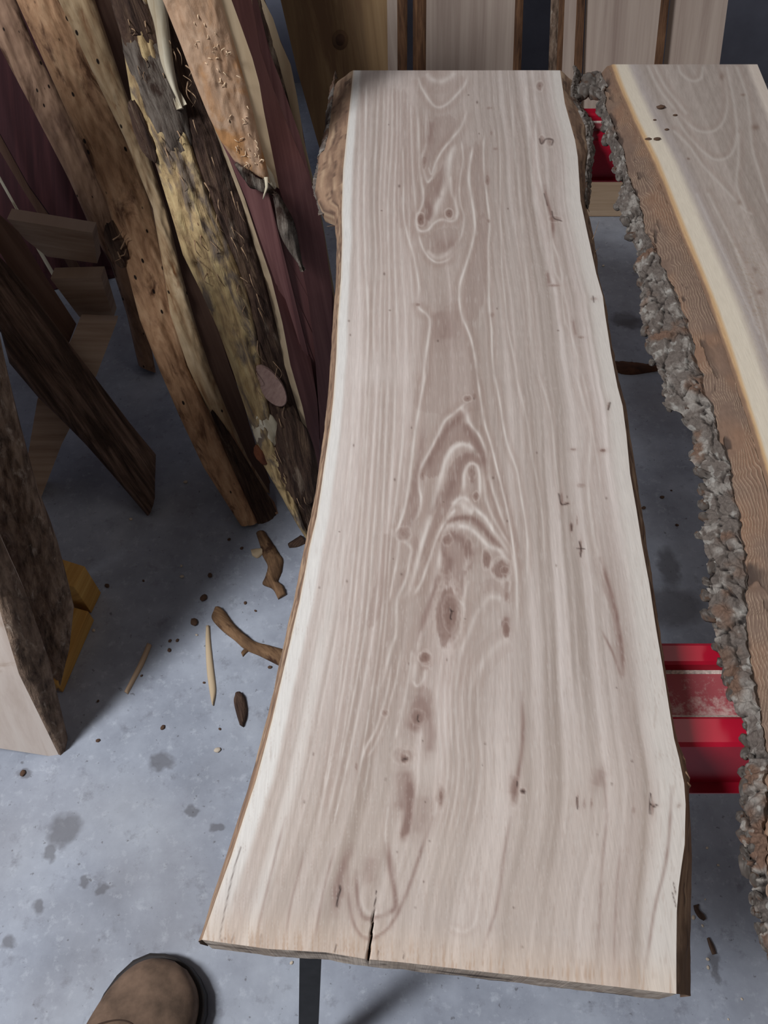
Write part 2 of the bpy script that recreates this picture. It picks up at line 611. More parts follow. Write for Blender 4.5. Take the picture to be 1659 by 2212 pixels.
    for xs, a in (((335, 330, 322, 330, 345, 338), .8), ((398, 385, 375, 385, 372, 375), .6), ((428, 420, 402, 412, 405, 410), .55),
                  ((450, 440, 425, 432, 428, 430), .5), ((470, 465, 445, 450, 452, 455), .65), ((492, 490, 478, 480, 492, 495), .6),
                  ((300, 298, 290, 292, 300, 290), .35), ((512, 508, 500, 515, 535, 540), .45), ((545, 545, 552, 560, 575, 570), .35)):
        add(cropA(*zip(xs, ys)), 2.0, a)
    add(cropA((520, 390), (525, 600), (525, 760), (545, 870), (570, 950), (590, 1040), (603, 1130), (600, 1210)), 2.2)
    add(cropA((560, 180), (565, 300), (570, 500), (580, 640), (590, 760), (600, 860), (635, 960), (690, 1010), (750, 1000), (790, 955)), 2.4, .7)
    add(cropA((590, 180), (600, 300), (605, 450), (610, 560), (628, 660), (620, 720), (597, 770), (592, 820), (610, 850), (650, 845), (680, 812), (720, 792), (765, 800), (792, 790), (802, 752), (792, 700), (798, 600), (805, 480), (818, 390)), 3.0, .8)
    add(cropA((790, 400), (760, 490), (747, 580), (735, 640), (700, 710), (675, 775), (645, 842)), 8, .75)
    add(cropA((765, 560), (772, 650), (792, 712), (796, 765), (770, 790)), 4, .6)
    add(cropA((640, 200), (640, 400), (622, 470), (630, 545), (650, 600), (688, 545), (702, 480), (752, 400), (812, 330), (842, 260), (852, 200)), 3, .6)
    add(cropA((652, 520), (668, 560), (690, 500), (730, 430), (790, 370)), 2, .5)
    add(cropA((600, 60), (615, 110), (650, 170), (692, 215), (742, 205), (800, 150), (840, 100), (860, 40)), 3, .65)
    add(cropA((640, 40), (670, 75), (720, 85), (770, 60), (790, 30)), 6, .5)
    add(cropA((885, 390), (870, 480), (860, 580), (870, 660), (885, 760), (890, 850), (870, 940), (840, 1040), (815, 1120), (812, 1200), (825, 1290), (855, 1360), (880, 1440), (895, 1530), (910, 1659)), 2.8, .85)
    add(cropA((940, 340), (935, 450), (940, 580), (955, 700), (965, 800), (960, 950), (962, 1100), (965, 1240), (975, 1350), (980, 1500), (1000, 1659)), 2.2, .75)
    add(cropA((1010, 300), (1020, 500), (1020, 700), (1025, 900), (1030, 1050), (1045, 1200), (1060, 1350), (1090, 1500), (1110, 1659)), 1.8, .5)
    add(cropA((1080, 100), (1090, 400), (1115, 600), (1130, 800), (1150, 1000), (1165, 1200), (1180, 1400), (1200, 1600)), 3.0, .45)
    add(cropA((1150, 60), (1165, 400), (1180, 560), (1210, 800), (1240, 1000)), 3.0, .4)
    add(cropA((1200, 200), (1210, 500), (1250, 700), (1280, 900), (1300, 1050), (1330, 1130), (1350, 1300), (1390, 1390)), 2.4, .6)
    add(cropA((1262, 700), (1290, 900), (1320, 1000), (1345, 1150), (1365, 1250), (1385, 1380), (1415, 1500), (1425, 1640)), 2, .5)
    add(cropA((600, 1210), (606, 1245), (640, 1275), (660, 1310), (655, 1380), (640, 1480), (625, 1600), (612, 1670)), 3.2, .8)
    add(cropA((820, 380), (830, 480), (812, 600), (815, 700), (835, 780), (825, 860), (800, 930)), 2.4, .5)
    add(cropA((640, 950), (700, 990), (760, 960), (780, 920)), 5, .4)
    yb = [0, 400, 800, 1200, 1500]
    for xs, a in (((255, 240, 205, 175, 120), .4), ((312, 298, 262, 222, 185), .7), ((330, 312, 282, 248, 205), .55), ((368, 345, 318, 282, 240), .55), ((388, 372, 345, 312, 262), .6),
                  ((415, 402, 385, 352, 300), .55), ((455, 440, 412, 385, 345), .6), ((498, 480, 432, 405, 372), .5)):
        x4, x5 = xs[3], xs[4]
        add(cropB(*zip(xs + (x5 + (x5 - x4) * 1.4, x5 + (x5 - x4) * 3.2), yb + [1860, 2250])), 2.2, a)
    add(cropB((600, -10), (570, 150), (545, 300), (525, 470), (510, 580), (490, 680), (465, 750), (450, 782)), 3.0, .85)
    add(cropB((795, 150), (740, 200), (690, 240), (660, 300), (620, 380), (580, 450), (565, 490), (565, 560), (575, 620), (560, 690), (515, 748)), 3.4, .85)
    add(cropB((790, 150), (800, 240), (850, 310), (880, 380), (892, 450), (903, 520), (932, 620), (980, 760), (1003, 830)), 3.4, .85)
    add(cropB((765, 175), (790, 215), (800, 260)), 5, .6)
    add(cropB((838, 388), (800, 358), (760, 355), (722, 380), (692, 430), (672, 500), (652, 580), (622, 680), (600, 760), (572, 850), (545, 960), (512, 1060), (470, 1100)), 5.5, .85)
    add(cropB((838, 388), (862, 430), (872, 500), (882, 600), (912, 690), (962, 780), (1003, 850), (1017, 930), (1022, 1000)), 3.4, .85)
    add(cropB((775, 600), (780, 500), (800, 455), (832, 448), (850, 480), (856, 560), (852, 650)), 4.0, .85)
    add(cropB((715, 650), (760, 612), (800, 620), (830, 660), (880, 705), (922, 770), (980, 850), (1002, 900)), 5, .85)
    add(cropB((760, 625), (790, 660), (830, 680)), 9, .8)
    add(cropB((745, 655), (692, 722), (662, 772), (632, 850), (602, 940), (572, 1020), (530, 1085)), 3.5, .8)
    add(cropB((745, 742), (702, 747), (682, 790), (662, 900), (642, 1000), (620, 1080), (600, 1200), (562, 1300), (540, 1450), (520, 1540)), 5, .7)
    add(cropB((745, 742), (800, 752), (850, 792), (900, 842), (955, 865), (1000, 950)), 5.5, .75)
    add(cropB((840, 0), (860, 150), (880, 260), (910, 360), (932, 450), (962, 570), (992, 700), (1013, 830), (1028, 960), (1033, 1100), (1030, 1300)), 2.6, .85)
    add(cropB((920, 0), (950, 150), (970, 280), (992, 370), (1032, 480), (1052, 600), (1077, 760), (1082, 880), (1078, 1050)), 2.4, .75)
    add(cropB((1020, 0), (1080, 240), (1102, 400), (1142, 600), (1160, 800), (1165, 1000)), 2.2, .45)
    add(cropB((1130, 0), (1190, 200), (1215, 420), (1240, 640)), 2.2, .4)
    add(cropB((1310, 0), (1350, 150), (1385, 300), (1372, 500), (1385, 700), (1412, 850), (1452, 1000), (1495, 1105)), 3, .5)
    add(cropB((1340, 0), (1375, 150), (1392, 280), (1420, 460), (1440, 640)), 2, .4)
    add(cropB((480, 800), (525, 850), (520, 900), (500, 1000), (460, 1100), (455, 1250), (430, 1330), (400, 1450), (375, 1545)), 4, .6)
    add(cropB((470, 810), (460, 900), (440, 1000), (420, 1120)), 2.5, .6)
    add(cropB((725, 1040), (750, 1090), (780, 1130), (775, 1180), (760, 1250), (720, 1320)), 3, .6)
    add(cropB((860, 1130), (830, 1180), (800, 1260), (760, 1350), (740, 1450), (730, 1540)), 5, .45)
    add(cropB((960, 1090), (900, 1085), (860, 1140)), 6, .45)
    add(cropB((990, 1110), (1000, 1000)), 2.5, .5)
    add(cropB((780, 960), (800, 900), (830, 820)), 6, .45)
    add(cropB((800, 1000), (780, 1080), (780, 1130)), 4, .4)
    add(cropB((1000, 1280), (940, 1310), (880, 1380), (830, 1460), (810, 1540)), 8, .35)
    add(cropC((720, 60), (700, 180), (680, 260), (645, 370), (605, 440), (575, 530)), 2.8, .65)
    add(cropC((760, 0), (740, 130), (712, 240), (690, 320), (640, 440), (600, 500)), 2.4, .5)
    add(cropC((810, 0), (790, 160), (760, 300), (730, 420)), 3.0, .5)
    add(cropC((870, 90), (860, 140), (830, 170), (810, 140)), 3.0, .55)
    add(cropC((750, 490), (765, 455), (800, 455), (815, 490)), 2.2, .5)
    for x0 in (930, 960, 985, 1010, 1040, 1075, 1110):
        add(cropC((x0 + 20, 0), (x0 - 5, 200), (x0, 380), (x0 + 10, 520), (x0 - 10, 700), (x0 - 60, 900)), 2.2, .35)
    add(cropC((705, 700), (690, 820), (700, 920), (735, 1060)), 2, .5)
    add(cropC((480, 690), (465, 760), (455, 800)), 1.4, .6)
    add(cropC((530, 990), (535, 1150), (565, 1250), (612, 1290), (680, 1262), (735, 1190)), 2.6, .35)
    add(cropC((570, 1010), (580, 1130), (620, 1190), (690, 1180)), 5, .3)
    add(cropC((1120, 980), (1110, 1120), (1090, 1230), (1040, 1270), (960, 1240)), 3, .35)
    for pts, w, a in LT:
        d, t, sd = seg_dist(px, py, pts, 30)
        k = 0.55 + 0.9 * vnoise(px / 9.0, py / 30.0, 0, 77)
        cap = smooth(0, 0.06, t) * smooth(1, 0.86, t)
        col = paint(col, 0.34 * a * cap * np.exp(-((d - 3.0 * w * (0.5 + k * .5)) / (2.1 * w)) ** 2) * (d < 28), (152, 128, 117))
        col = paint(col, np.clip(a * k * cap * 0.9 * np.exp(-(d / (w * 0.95)) ** 2), 0, 1), (217, 206, 198))
    # ---- brown bands and dark rings
    BR = [(cropB((795, 195), (740, 240), (700, 280), (660, 350), (620, 430), (600, 480)), 9, .5), (cropB((770, 250), (820, 320), (860, 390), (880, 480)), 9, .5),
          (cropB((835, 420), (800, 410), (770, 430), (740, 500), (715, 570), (690, 640)), 10, .5),
          (cropB((610, 700), (640, 650), (670, 560)), 7, .35), (cropB((700, 720), (760, 705), (830, 715), (900, 790), (950, 840)), 5, .6),
          (cropB((690, 790), (680, 850), (690, 900)), 6, .45), (cropB((700, 780), (760, 800), (800, 850), (810, 900)), 12, .5), (cropB((715, 880), (700, 960), (700, 1010)), 9, .6),
          (cropB((655, 960), (640, 1040), (610, 1130), (570, 1290)), 7, .45),
          (cropB((560, 650), (530, 720), (500, 770)), 7, .35), (cropB((600, 240), (570, 400), (545, 560), (520, 660)), 8, .3),
          (cropB((985, 1170), (980, 1220), (985, 1260)), 8, .55),
          (cropB((1430, 900), (1492, 1100), (1530, 1300), (1545, 1450)), 5, .6), (cropB((1440, 1250), (1490, 1350), (1530, 1470)), 3, .45),
          (cropA((640, 690), (660, 760), (640, 800)), 8, .5), (cropA((650, 420), (660, 340), (670, 280)), 11, .3), (cropA((720, 690), (700, 640), (740, 540)), 7, .2),
          (cropA((700, 900), (740, 930), (800, 900)), 12, .3), (cropA((720, 1250), (730, 1330), (740, 1420)), 28, .3),
          (cropA((1245, 620), (1262, 700), (1285, 790), (1292, 880)), 4, .55), (cropA((1260, 1060), (1272, 1125)), 4, .5), (cropA((1390, 1300), (1410, 1390)), 4, .35),
          (cropC((800, 570), (798, 680), (788, 780), (770, 850)), 9, .85), (cropC((770, 540), (770, 640), (750, 740)), 18, .45), (cropC((850, 200), (840, 300), (800, 380)), 18, .55),
          (cropC((870, 250), (890, 380), (880, 480)), 14, .35), (cropC((870, 650), (860, 740), (830, 850)), 20, .25),
          (cropC((522, 980), (530, 1150), (560, 1258), (612, 1302), (682, 1272), (742, 1192), (802, 1052), (852, 902), (902, 762)), 4.5, .48),
          (cropC((700, 880), (715, 1000), (735, 1150), (700, 1190)), 6, .55), (cropC((560, 1000), (568, 1140), (600, 1210), (690, 1195)), 5, .5),
          (cropC((640, 930), (620, 1010), (635, 1050)), 16, .3), (cropC((540, 880), (500, 980), (478, 1080), (465, 1200)), 9, .45), (cropC((480, 1060), (478, 1120)), 12, .45),
          (cropC((1300, 200), (1305, 400), (1285, 560), (1260, 700)), 5, .5), (cropC((1262, 560), (1258, 660)), 9, .4), (cropC((1250, 760), (1225, 900), (1190, 1150), (1130, 1340)), 4, .3),
          ([(1452, 1700), (1440, 1850), (1415, 1960), (1395, 2090)], 4, .38), ([(1300, 1650), (1310, 1760), (1300, 1880), (1290, 2090)], 4, .25), ([(1340, 1830), (1330, 1960), (1325, 2110)], 3, .25),
          ([(1300, 1660), (1285, 1700)], 14, .35), (cropC((460, 900), (410, 1100), (370, 1330)), 3, .3), (cropC((330, 900), (270, 1130), (240, 1310)), 3, .3), (cropC((240, 760), (180, 1000), (110, 1290)), 3, .3)]
    for pts, w, a in BR:
        d, t, sd = seg_dist(px, py, spline(pts), w * 3)
        k = 0.7 + 0.6 * vnoise(px / 7.0, py / 26.0, 0, 78)
        env = smooth(0, 0.18, t) * smooth(1, 0.82, t) * 0.7 + 0.3
        col = paint(col, np.clip(1.5 * a * k * env * np.exp(-(d / w) ** 2), 0, 1), (136, 111, 102))
    # ---- knots: centre, radii, strength, with rings inside
    KN = [cropA((612, 790)) + [7, 12, .9], cropA((758, 762)) + [7, 9, .95], cropA((630, 500)) + [5, 14, .55], cropA((955, 590)) + [5, 12, .6], cropA((1222, 108)) + [7, 9, .65],
          cropA((1235, 385)) + [6, 9, .5], cropA((1275, 395)) + [6, 9, .4], cropA((1300, 790)) + [13, 6, .45], cropA((1295, 1130)) + [12, 3, .6], cropA((1500, 1198)) + [9, 4, .4], cropA((600, 1228)) + [5, 4, .7],
          cropA((960, 800)) + [4, 4, .5], cropA((995, 430)) + [5, 3, .4], cropA((965, 222)) + [6, 3, .4], cropA((975, 350)) + [3, 5, .4], cropA((1435, 1395)) + [8, 3, .5], cropA((980, 1280)) + [4, 6, .4],
          cropB((795, 135)) + [8, 6, .7], cropB((830, 125)) + [4, 7, .45], cropB((815, 480)) + [8, 14, .5], cropB((818, 525)) + [5, 7, .5], cropB((837, 602)) + [6, 8, .75], cropB((489, 782)) + [13, 13, .55],
          cropB((580, 505)) + [5, 9, .5], cropB((885, 900)) + [8, 18, .6], cropB((958, 950)) + [17, 20, .55], cropB((975, 955)) + [7, 7, .6], cropB((985, 1080)) + [5, 9, .5], cropB((705, 1165)) + [24, 62, .52],
          cropB((712, 1160)) + [12, 30, .4], cropB((700, 810)) + [9, 10, .5], cropB((800, 860)) + [8, 22, .4], cropB((595, 1375)) + [11, 13, .7], cropB((980, 1245)) + [7, 14, .55],
          cropB((1300, 378)) + [7, 3, .6], cropB((1245, 620)) + [4, 16, .75], cropB((1270, 636)) + [8, 3, .6], cropB((1340, 550)) + [10, 5, .4], cropB((1292, 750)) + [4, 12, .7], cropB((1337, 850)) + [4, 18, .8],
          cropB((1320, 720)) + [2, 12, .5], cropB((1470, 170)) + [3, 10, .6],
          cropC((865, 42)) + [11, 9, .65], cropC((835, 310)) + [12, 14, .45], cropC((775, 495)) + [8, 8, .85], cropC((772, 480)) + [20, 16, .35], cropC((688, 290)) + [7, 7, .55], cropC((560, 530)) + [3, 9, .65], cropC((938, 670)) + [4, 15, .75], cropC((938, 665)) + [10, 24, .35],
          cropC((1305, 640)) + [6, 7, .85], cropC((1270, 645)) + [9, 26, .4], cropC((1550, 690)) + [4, 16, .7], cropC((1612, 695)) + [3, 12, .5], cropC((765, 835)) + [5, 7, .6],
          [(1409, 1743), 4, 18, .6], [(1415, 1740), 8, 4, .5], [(1368, 1750), 4, 8, .4], [(1302, 973), 7, 4, 1.0], [(1466, 1740), 5, 5, .4], [(1262, 1735), 4, 12, .4]]
    for k in KN:
        (cx, cy), rx, ry, a = k
        q = np.hypot((px - cx) / rx, (py - cy) / ry) + 0.35 * (vnoise(px / 5.0, py / 7.0, 0, 5) - 0.5)
        m = q < 3
        col = paint(col, np.where(m, 0.32 * a * np.exp(-(q / 1.7) ** 2), 0), (150, 124, 114))
        rings = 0.75 + 0.25 * np.sin(q * 9.0)
        col = paint(col, np.where(m, a * smooth(1.15, 0.55, q) * rings * 0.85, 0), (112, 84, 74))
        if rx >= 6 and ry >= 6:
            col = paint(col, np.where(m, 0.4 * a * np.exp(-((q - 1.35) / 0.16) ** 2), 0), (224, 212, 203))
    # ---- black checks
    CK = [(cropB((712, 1140), (720, 1155), (714, 1180), (718, 1190)), 1.5, .9), (cropB((718, 1150), (730, 1150)), 1.0, .7), (cropC((485, 1068), (488, 1085), (478, 1110), (472, 1155)), 1.8, 1.0), (cropC((838, 300), (832, 320), (840, 330)), 1.3, .8),
          (cropC((768, 500), (785, 495)), 2.5, .8), (cropC((1300, 640), (1312, 645)), 3, .8), (cropC((1280, 600), (1280, 620)), 1.5, .7), (cropC((1548, 670), (1550, 720)), 1.4, .7),
          (cropB((1232, 590), (1245, 640), (1278, 636)), 1.3, .8), (cropB((1292, 735), (1294, 765)), 1.3, .8), (cropB((1330, 820), (1338, 850), (1336, 890)), 1.3, .8), (cropB((1318, 853), (1356, 853)), 1.2, .6),
          ([(1405, 1715), (1404, 1740), (1404, 1758)], 1.4, .9), ([(1404, 1736), (1412, 1742), (1420, 1738)], 1.3, .8), (cropA((1285, 750), (1295, 785), (1335, 800)), 1.3, .6), (cropA((1245, 660), (1262, 720)), 1.2, .5),
          (cropA((1222, 380), (1232, 405), (1255, 380), (1290, 385), (1285, 410)), 1.8, .5), (cropA((1495, 1185), (1500, 1215)), 1.2, .6), ([(1454, 1905), (1460, 1930)], 1.2, .6), ([(1453, 1930), (1461, 1960)], 1.2, .6), ([(1318, 870), (1314, 885)], 1.6, .7),
          (cropC((658, 1360), (655, 1400)), 1.3, .8), (cropC((468, 1330), (464, 1360)), 1.4, .8), (cropC((772, 1355), (770, 1390)), 1, .7), ([(560, 2040), (565, 2020)], 1.2, .7), ([(500, 2035), (508, 2005)], 1.0, .5),
          ([(487, 2028), (476, 2020), (500, 1900), (520, 1830)], 1.3, .5)]
    for pts, w, a in CK:
        d, t, sd = seg_dist(px, py, spline(pts, 5), 10)
        col = paint(col, a * np.exp(-(d / w) ** 2), (52, 38, 34))
    # sprinkled specks
    for i in range(70):
        cx, cy = random.uniform(520, 1460), random.uniform(170, 2060)
        q = np.hypot((px - cx) / random.uniform(1.2, 2.4), (py - cy) / random.uniform(1.2, 3.0))
        col = paint(col, np.where(q < 2, 0.6 * np.exp(-q ** 2), 0), (80, 62, 54))
    # end checks: short dry streaks along the near end
    e = np.interp(px, [436, 704, 1000, 1461], [2030, 2057, 2094, 2147]) - py
    k = vnoise(px / 3.2, py / 60.0, 0, 91)
    col = paint(col, 0.5 * smooth(70, 0, e) * smooth(0.62, 0.85, k), (150, 116, 92))
    col = paint(col, 0.30 * smooth(110, 0, e), (220, 192, 166))
    # dry fibre flecks
    k = vnoise(px / 2.2, py / 34.0, 0, 93)
    col = paint(col, 0.22 * smooth(0.72, 0.95, k) * smooth(900, 1500, py), (160, 138, 126))
    k = vnoise(px / 1.8, py / 24.0, 0, 94)
    col = paint(col, 0.25 * smooth(0.72, 0.95, k), (208, 199, 192))
    return col * np.array([1.0, 0.995, 0.985])


slab_wood = attr_mat('sawn_slab_wood', 0.62, 0.09, (620, 34), 0.12)
edge_wood = attr_mat('slab_edge_wood', 0.8, 0.12, (300, 60), 0.5)
bark_m = attr_mat('grey_bark', 0.9, 0.22, (260, 260), 0.8, 0.15)

Vt, U, Vv = slab_top(330, 960, SL_L, SL_R, SL_END, 152, ZT)
pp = project(Vt)
colr = main_figure(pp[..., 0], pp[..., 1])
# saw undulation and the open end crack
Vt[..., 2] += 0.0006 * (fbm(Vt[..., 0] * 8, Vt[..., 1] * 30, 0, 2) - 0.5)
d, t, sd = seg_dist(pp[..., 0], pp[..., 1], spline(cropC((650, 1090), (642, 1150), (632, 1230), (622, 1320), (606, 1420)), 6), 12)
wid = 0.35 + 1.6 * t
Vt[..., 2] -= 0.02 * smooth(wid + 0.9, wid * 0.4, d) * smooth(0.3, 0.6, t)
colr = paint(colr, 0.85 * smooth(wid + 1.0, wid * 0.5, d), (58, 44, 38))
base = np.array([0.05, 0.8, ZB])
slab = thing('live_edge_slab', 'pale live edge wood slab with knots and cathedral grain lying across two red sawhorses', 'wood slab', base)
grid_obj('sawn_face', Vt, slab_wood, slab, {'col': lin(np.clip(colr, 0, 255))}, base, flip=False)


def slab_side(name, top, outer, sgn, y_near, y_far, z_out, z_bot, parent, base, nv=700, nw=14, inset=0.004):
    yl, xl = rail(top, ZT)
    yo, xo = rail(outer, z_out)
    y = np.linspace(y_far, y_near, nv)
    xt = np.interp(y, yl, xl)
    xe = np.interp(y, yo, xo)
    xe = np.where(sgn * (xe - xt) < 0.001, xt + sgn * 0.001, xe)
    w = np.linspace(0, 1, nw)[None, :]
    k = 0.72
    a = np.clip(w / k, 0, 1)
    b = np.clip((w - k) / (1 - k), 0, 1)
    X = xt[:, None] + (xe - xt)[:, None] * a - sgn * inset * b
    Z = ZT + (z_out - ZT) * a ** 1.2 + (z_bot - z_out) * b + 0 * y[:, None]
    Y = y[:, None] + 0 * w
    nz = fbm(Y * 40, w * 3, 0, 41) - 0.5
    amp = np.clip((np.abs(xe - xt))[:, None] * 0.5, 0.002, 0.008) * np.sin(np.pi * np.clip(w * 1.3, 0, 1))
    X = X + sgn * nz * amp
    V = np.stack([X, Y, Z], -1)
    p = project(V)
    st = fbm(Y * 9, w * 22, 0, 51, 4)
    col = np.zeros(V.shape) + np.array([150, 120, 97.0])
    col = paint(col, smooth(0.45, 0.7, st), (180, 152, 124))
    col = paint(col, 0.7 * smooth(0.5, 0.68, fbm(Y * 16, w * 12, 0, 61)), (112, 86, 70))
    col = paint(col, 0.7 * smooth(0.62, 0.75, fbm(Y * 36, w * 16, 0, 66)), (82, 62, 52))
    if sgn > 0:
        low = smooth(1950, 2030, p[..., 1]) * 0.65
        col = paint(col, low * (0.5 + 0.5 * st), (92, 72, 58))
    grid_obj(name, V, edge_wood, parent, {'col': lin(np.clip(col, 0, 255))}, base, flip=(sgn > 0))
    return y, xt, xe


yN_l, yN_r = Vt[-1, 0, 1], Vt[-1, -1, 1]
yF = Vt[0, 0, 1]
slab_side('live_edge', SL_L, SL_LO, -1, yN_l, yF, 0.752, ZB, slab, base)
slab_side('live_edge', SL_R, SL_RO, +1, yN_r, yF, 0.750, ZB, slab, base)
# sawn ends and underside
nu = Vt.shape[1]
w = np.linspace(0, 1, 8)[:, None]
E = np.repeat(Vt[-1:, :, :], 8, 0)
E[..., 2] = Vt[-1, :, 2] - w * (Vt[-1, :, 2] - ZB)
E[..., 1] -= 0.0015 * w ** 0.7 + 0.0015 * (fbm(E[..., 0] * 60, w * 3, 0, 5) - 0.5) * w
kk = fbm(E[..., 0] * 90, w * 5, 0, 8)
ec = paint(np.zeros(E.shape) + np.array([188, 168, 150.0]), smooth(0.4, 0.65, kk), (224, 206, 188))
ec = paint(ec, smooth(0.62, 0.75, fbm(E[..., 0] * 30, w * 9, 0, 9)), (88, 72, 60))
grid_obj('sawn_end', E, edge_wood, slab, {'col': lin(ec)}, base)
E2 = np.repeat(Vt[:1, ::6, :], 2, 0)
E2[1, :, 2] = ZB
grid_obj('sawn_end', E2, edge_wood, slab, {'col': lin(np.zeros(E2.shape) + 176)}, base, flip=True)
Un = Vt[::20, ::10].copy()
Un[-1] = Vt[-1, ::10]
Un[..., 2] = ZB
grid_obj('underside', Un, edge_wood, slab, {'col': lin(np.zeros(Un.shape) + 168)}, base, flip=True)


# ------------------------------------------------------------------ rough bark
def bark_color(h, X, Y, Z, seed):
    a = fbm(X * 60, Y * 60, Z * 60, seed + 3, 4)
    col = np.zeros(X.shape + (3,)) + np.array([104, 94, 87.0])
    col = paint(col, smooth(0.5, 0.68, a), (142, 134, 126))
    col = paint(col, smooth(0.55, 0.7, fbm(X * 28, Y * 28, Z * 28, seed + 9, 3)), (110, 86, 72))
    col = paint(col, 0.6 * smooth(0.66, 0.76, fbm(X * 110, Y * 110, Z * 110, seed + 13, 2)), (172, 168, 160))
    col = paint(col, 0.92 * smooth(0.4, 0.06, h), (34, 29, 27))
    return col


def rough_bark(name, inner, outer, z_in, z_out, y0, y1, sgn, parent, base, amp=0.012, nv=800, nw=46, seed=0, cell=(60, 26)):
    """strip of bark between two traced rails, broken into plates by deep cracks"""
    yi, xi = rail(inner, z_in)
    yo, xo = rail(outer, z_out)
    y = np.linspace(y1, y0, nv)[:, None]
    a = np.interp(y, yi, xi)
    b = np.interp(y, yo, xo)
    w = np.linspace(0, 1, nw)[None, :]
    X = a + (b - a) * w
    Y = y + 0 * w
    Z = z_in + (z_out - z_in) * w ** 1.5 + 0 * y
    wx = fbm(X * 50, Y * 50, 0, seed + 1) - 0.5
    f1, f2, cid = worley((X + 0.02 * wx) * cell[0], (Y + 0.03 * wx) * cell[1], seed)
    h = smooth(0.0, 0.13, f2 - f1) * (0.5 + 0.5 * cid)
    f1b, f2b, cb = worley((X + 0.01 * wx) * cell[0] * 2.6, (Y + 0.01 * wx) * cell[1] * 2.6, seed + 5)
    h2 = smooth(0.0, 0.22, f2b - f1b) * (0.35 + 0.65 * cb)
    fine = fbm(X * 220, Y * 220, Z * 220, seed + 2, 3)
    env = smooth(0, 0.12, w)
    H = amp * env * (0.65 * h + 0.35 * h2 + 0.55 * (fine - 0.5))
    nx, nz = sgn * 0.75, 0.66
    V = np.stack([X + nx * H - sgn * amp * 0.35 * env, Y + 0.004 * wx, Z + nz * H], -1)
    col = bark_color(0.6 * h + 0.4 * h2, X, Y, Z, seed)
    return grid_obj(name, V, bark_m, parent, {'col': lin(np.clip(col, 0, 255))}, base, flip=(sgn > 0))


def bark_plate_mesh(name, seed):
    """one knobbly flake of bark, unit size"""
    n, m = 12, 18
    th = np.linspace(0, np.pi, n)[:, None]
    ph = np.linspace(0, 2 * np.pi, m)[None, :]
    x, y, z = np.sin(th) * np.cos(ph), np.sin(th) * np.sin(ph), np.cos(th) + 0 * ph
    r = 0.62 + 0.75 * fbm(x * 1.8 + 5, y * 1.8 + 5, z * 1.8 + 5, seed, 4)
    r = np.round(r * 7) / 7 * 0.4 + r * 0.6
    V = np.stack([x * r, y * r, z * r * 0.65], -1)
    V[:, -1] = V[:, 0]
    h = smooth(0.75, 1.1, r)
    col = bark_color(h, V[..., 0] * 0.03 + seed, V[..., 1] * 0.03, V[..., 2] * 0.03, seed)
    o = grid_obj(name, V, bark_m, None, {'col': lin(np.clip(col, 0, 255))})
    me = o.data
    bpy.data.objects.remove(o)
    return me


PLATES = [bark_plate_mesh('bark_plate', 200 + 7 * i) for i in range(7)]


def put_plate(p, z, size, parent, base, label=None):
    q = at_z(np.array(p, float), z)
    o = bpy.data.objects.new('bark_plate', PLATES[random.randrange(len(PLATES))])
    C.objects.link(o)
    o.parent = parent
    o.location = q - base
    o.rotation_euler = (random.uniform(-.5, .5), random.uniform(-.5, .5), random.uniform(-.5, .5) + random.choice((0, 3.14)))
    o.scale = (size, size * random.uniform(1.0, 1.9), size)
    return o


# bark left on the main slab
rough_bark('bark', [(735, 330), (738, 370), (737, 440), (734, 462)], [(691, 325), (681, 376), (676, 410), (690, 460)], 0.757, 0.742,
           at_z(np.array([700., 460.]), .75)[1], at_z(np.array([700., 325.]), .75)[1], -1, slab, base, 0.006, 120, 20, 3)
for p, s in (((696, 345), .007), ((689, 380), .008), ((688, 408), .009), ((700, 446), .008)):
    put_plate(p, 0.746, s, slab, base)
rough_bark('bark', [(1240, 157), (1232, 190), (1232, 222), (1250, 247), (1264, 272), (1266, 300), (1270, 327), (1264, 376), (1262, 425), (1262, 455)],
           [(1256, 157), (1250, 190), (1246, 222), (1268, 247), (1282, 272), (1277, 300), (1285, 327), (1276, 376), (1275, 425), (1270, 455)], 0.762, 0.744,
           at_z(np.array([1260., 455.]), .75)[1], at_z(np.array([1260., 157.]), .75)[1], 1, slab, base, 0.006, 260, 18, 8)
rough_bark('bark', [(724, 161), (722, 190), (716, 237), (711, 279), (704, 321), (700, 335)], [(734, 161), (714, 190), (706, 237), (702, 279), (693, 321), (688, 335)], 0.757, 0.744,
           at_z(np.array([700., 335.]), .75)[1], at_z(np.array([700., 161.]), .75)[1], -1, slab, base, 0.005, 160, 14, 9)
for p, s in (((1246, 190), .010), ((1247, 212), .011), ((1276, 300), .006)):
    put_plate(p, 0.75, s, slab, base)
# torn splinters on the right edge
splinter_m = plain('torn_wood_fibre', (176, 140, 112), 0.8)


def curve_tube(name, pts, r, mat, parent=None, base=None, taper=True, seg=6):
    pts = np.asarray(pts, float)
    n = len(pts)
    V = []
    for i in range(n):
        t = pts[min(i + 1, n - 1)] - pts[max(i - 1, 0)]
        t = t / (np.linalg.norm(t) + 1e-9)
        a = np.cross(t, [0.3, 0.2, 0.93])
        a /= np.linalg.norm(a) + 1e-9
        b = np.cross(t, a)
        rr = r * (1 - 0.75 * i / (n - 1)) if taper else r
        for k in range(seg):
            an = 2 * math.pi * k / seg
            V.append(pts[i] + rr * (math.cos(an) * a + math.sin(an) * b))
    F = []
    for i in range(n - 1):
        for k in range(seg):
            F.append((i * seg + k, i * seg + (k + 1) % seg, (i + 1) * seg + (k + 1) % seg, (i + 1) * seg + k))
    F.append(tuple(range(seg))[::-1])
    F.append(tuple((n - 1) * seg + k for k in range(seg)))
    return mesh_obj(name, V, F, mat, parent, None, True, base)


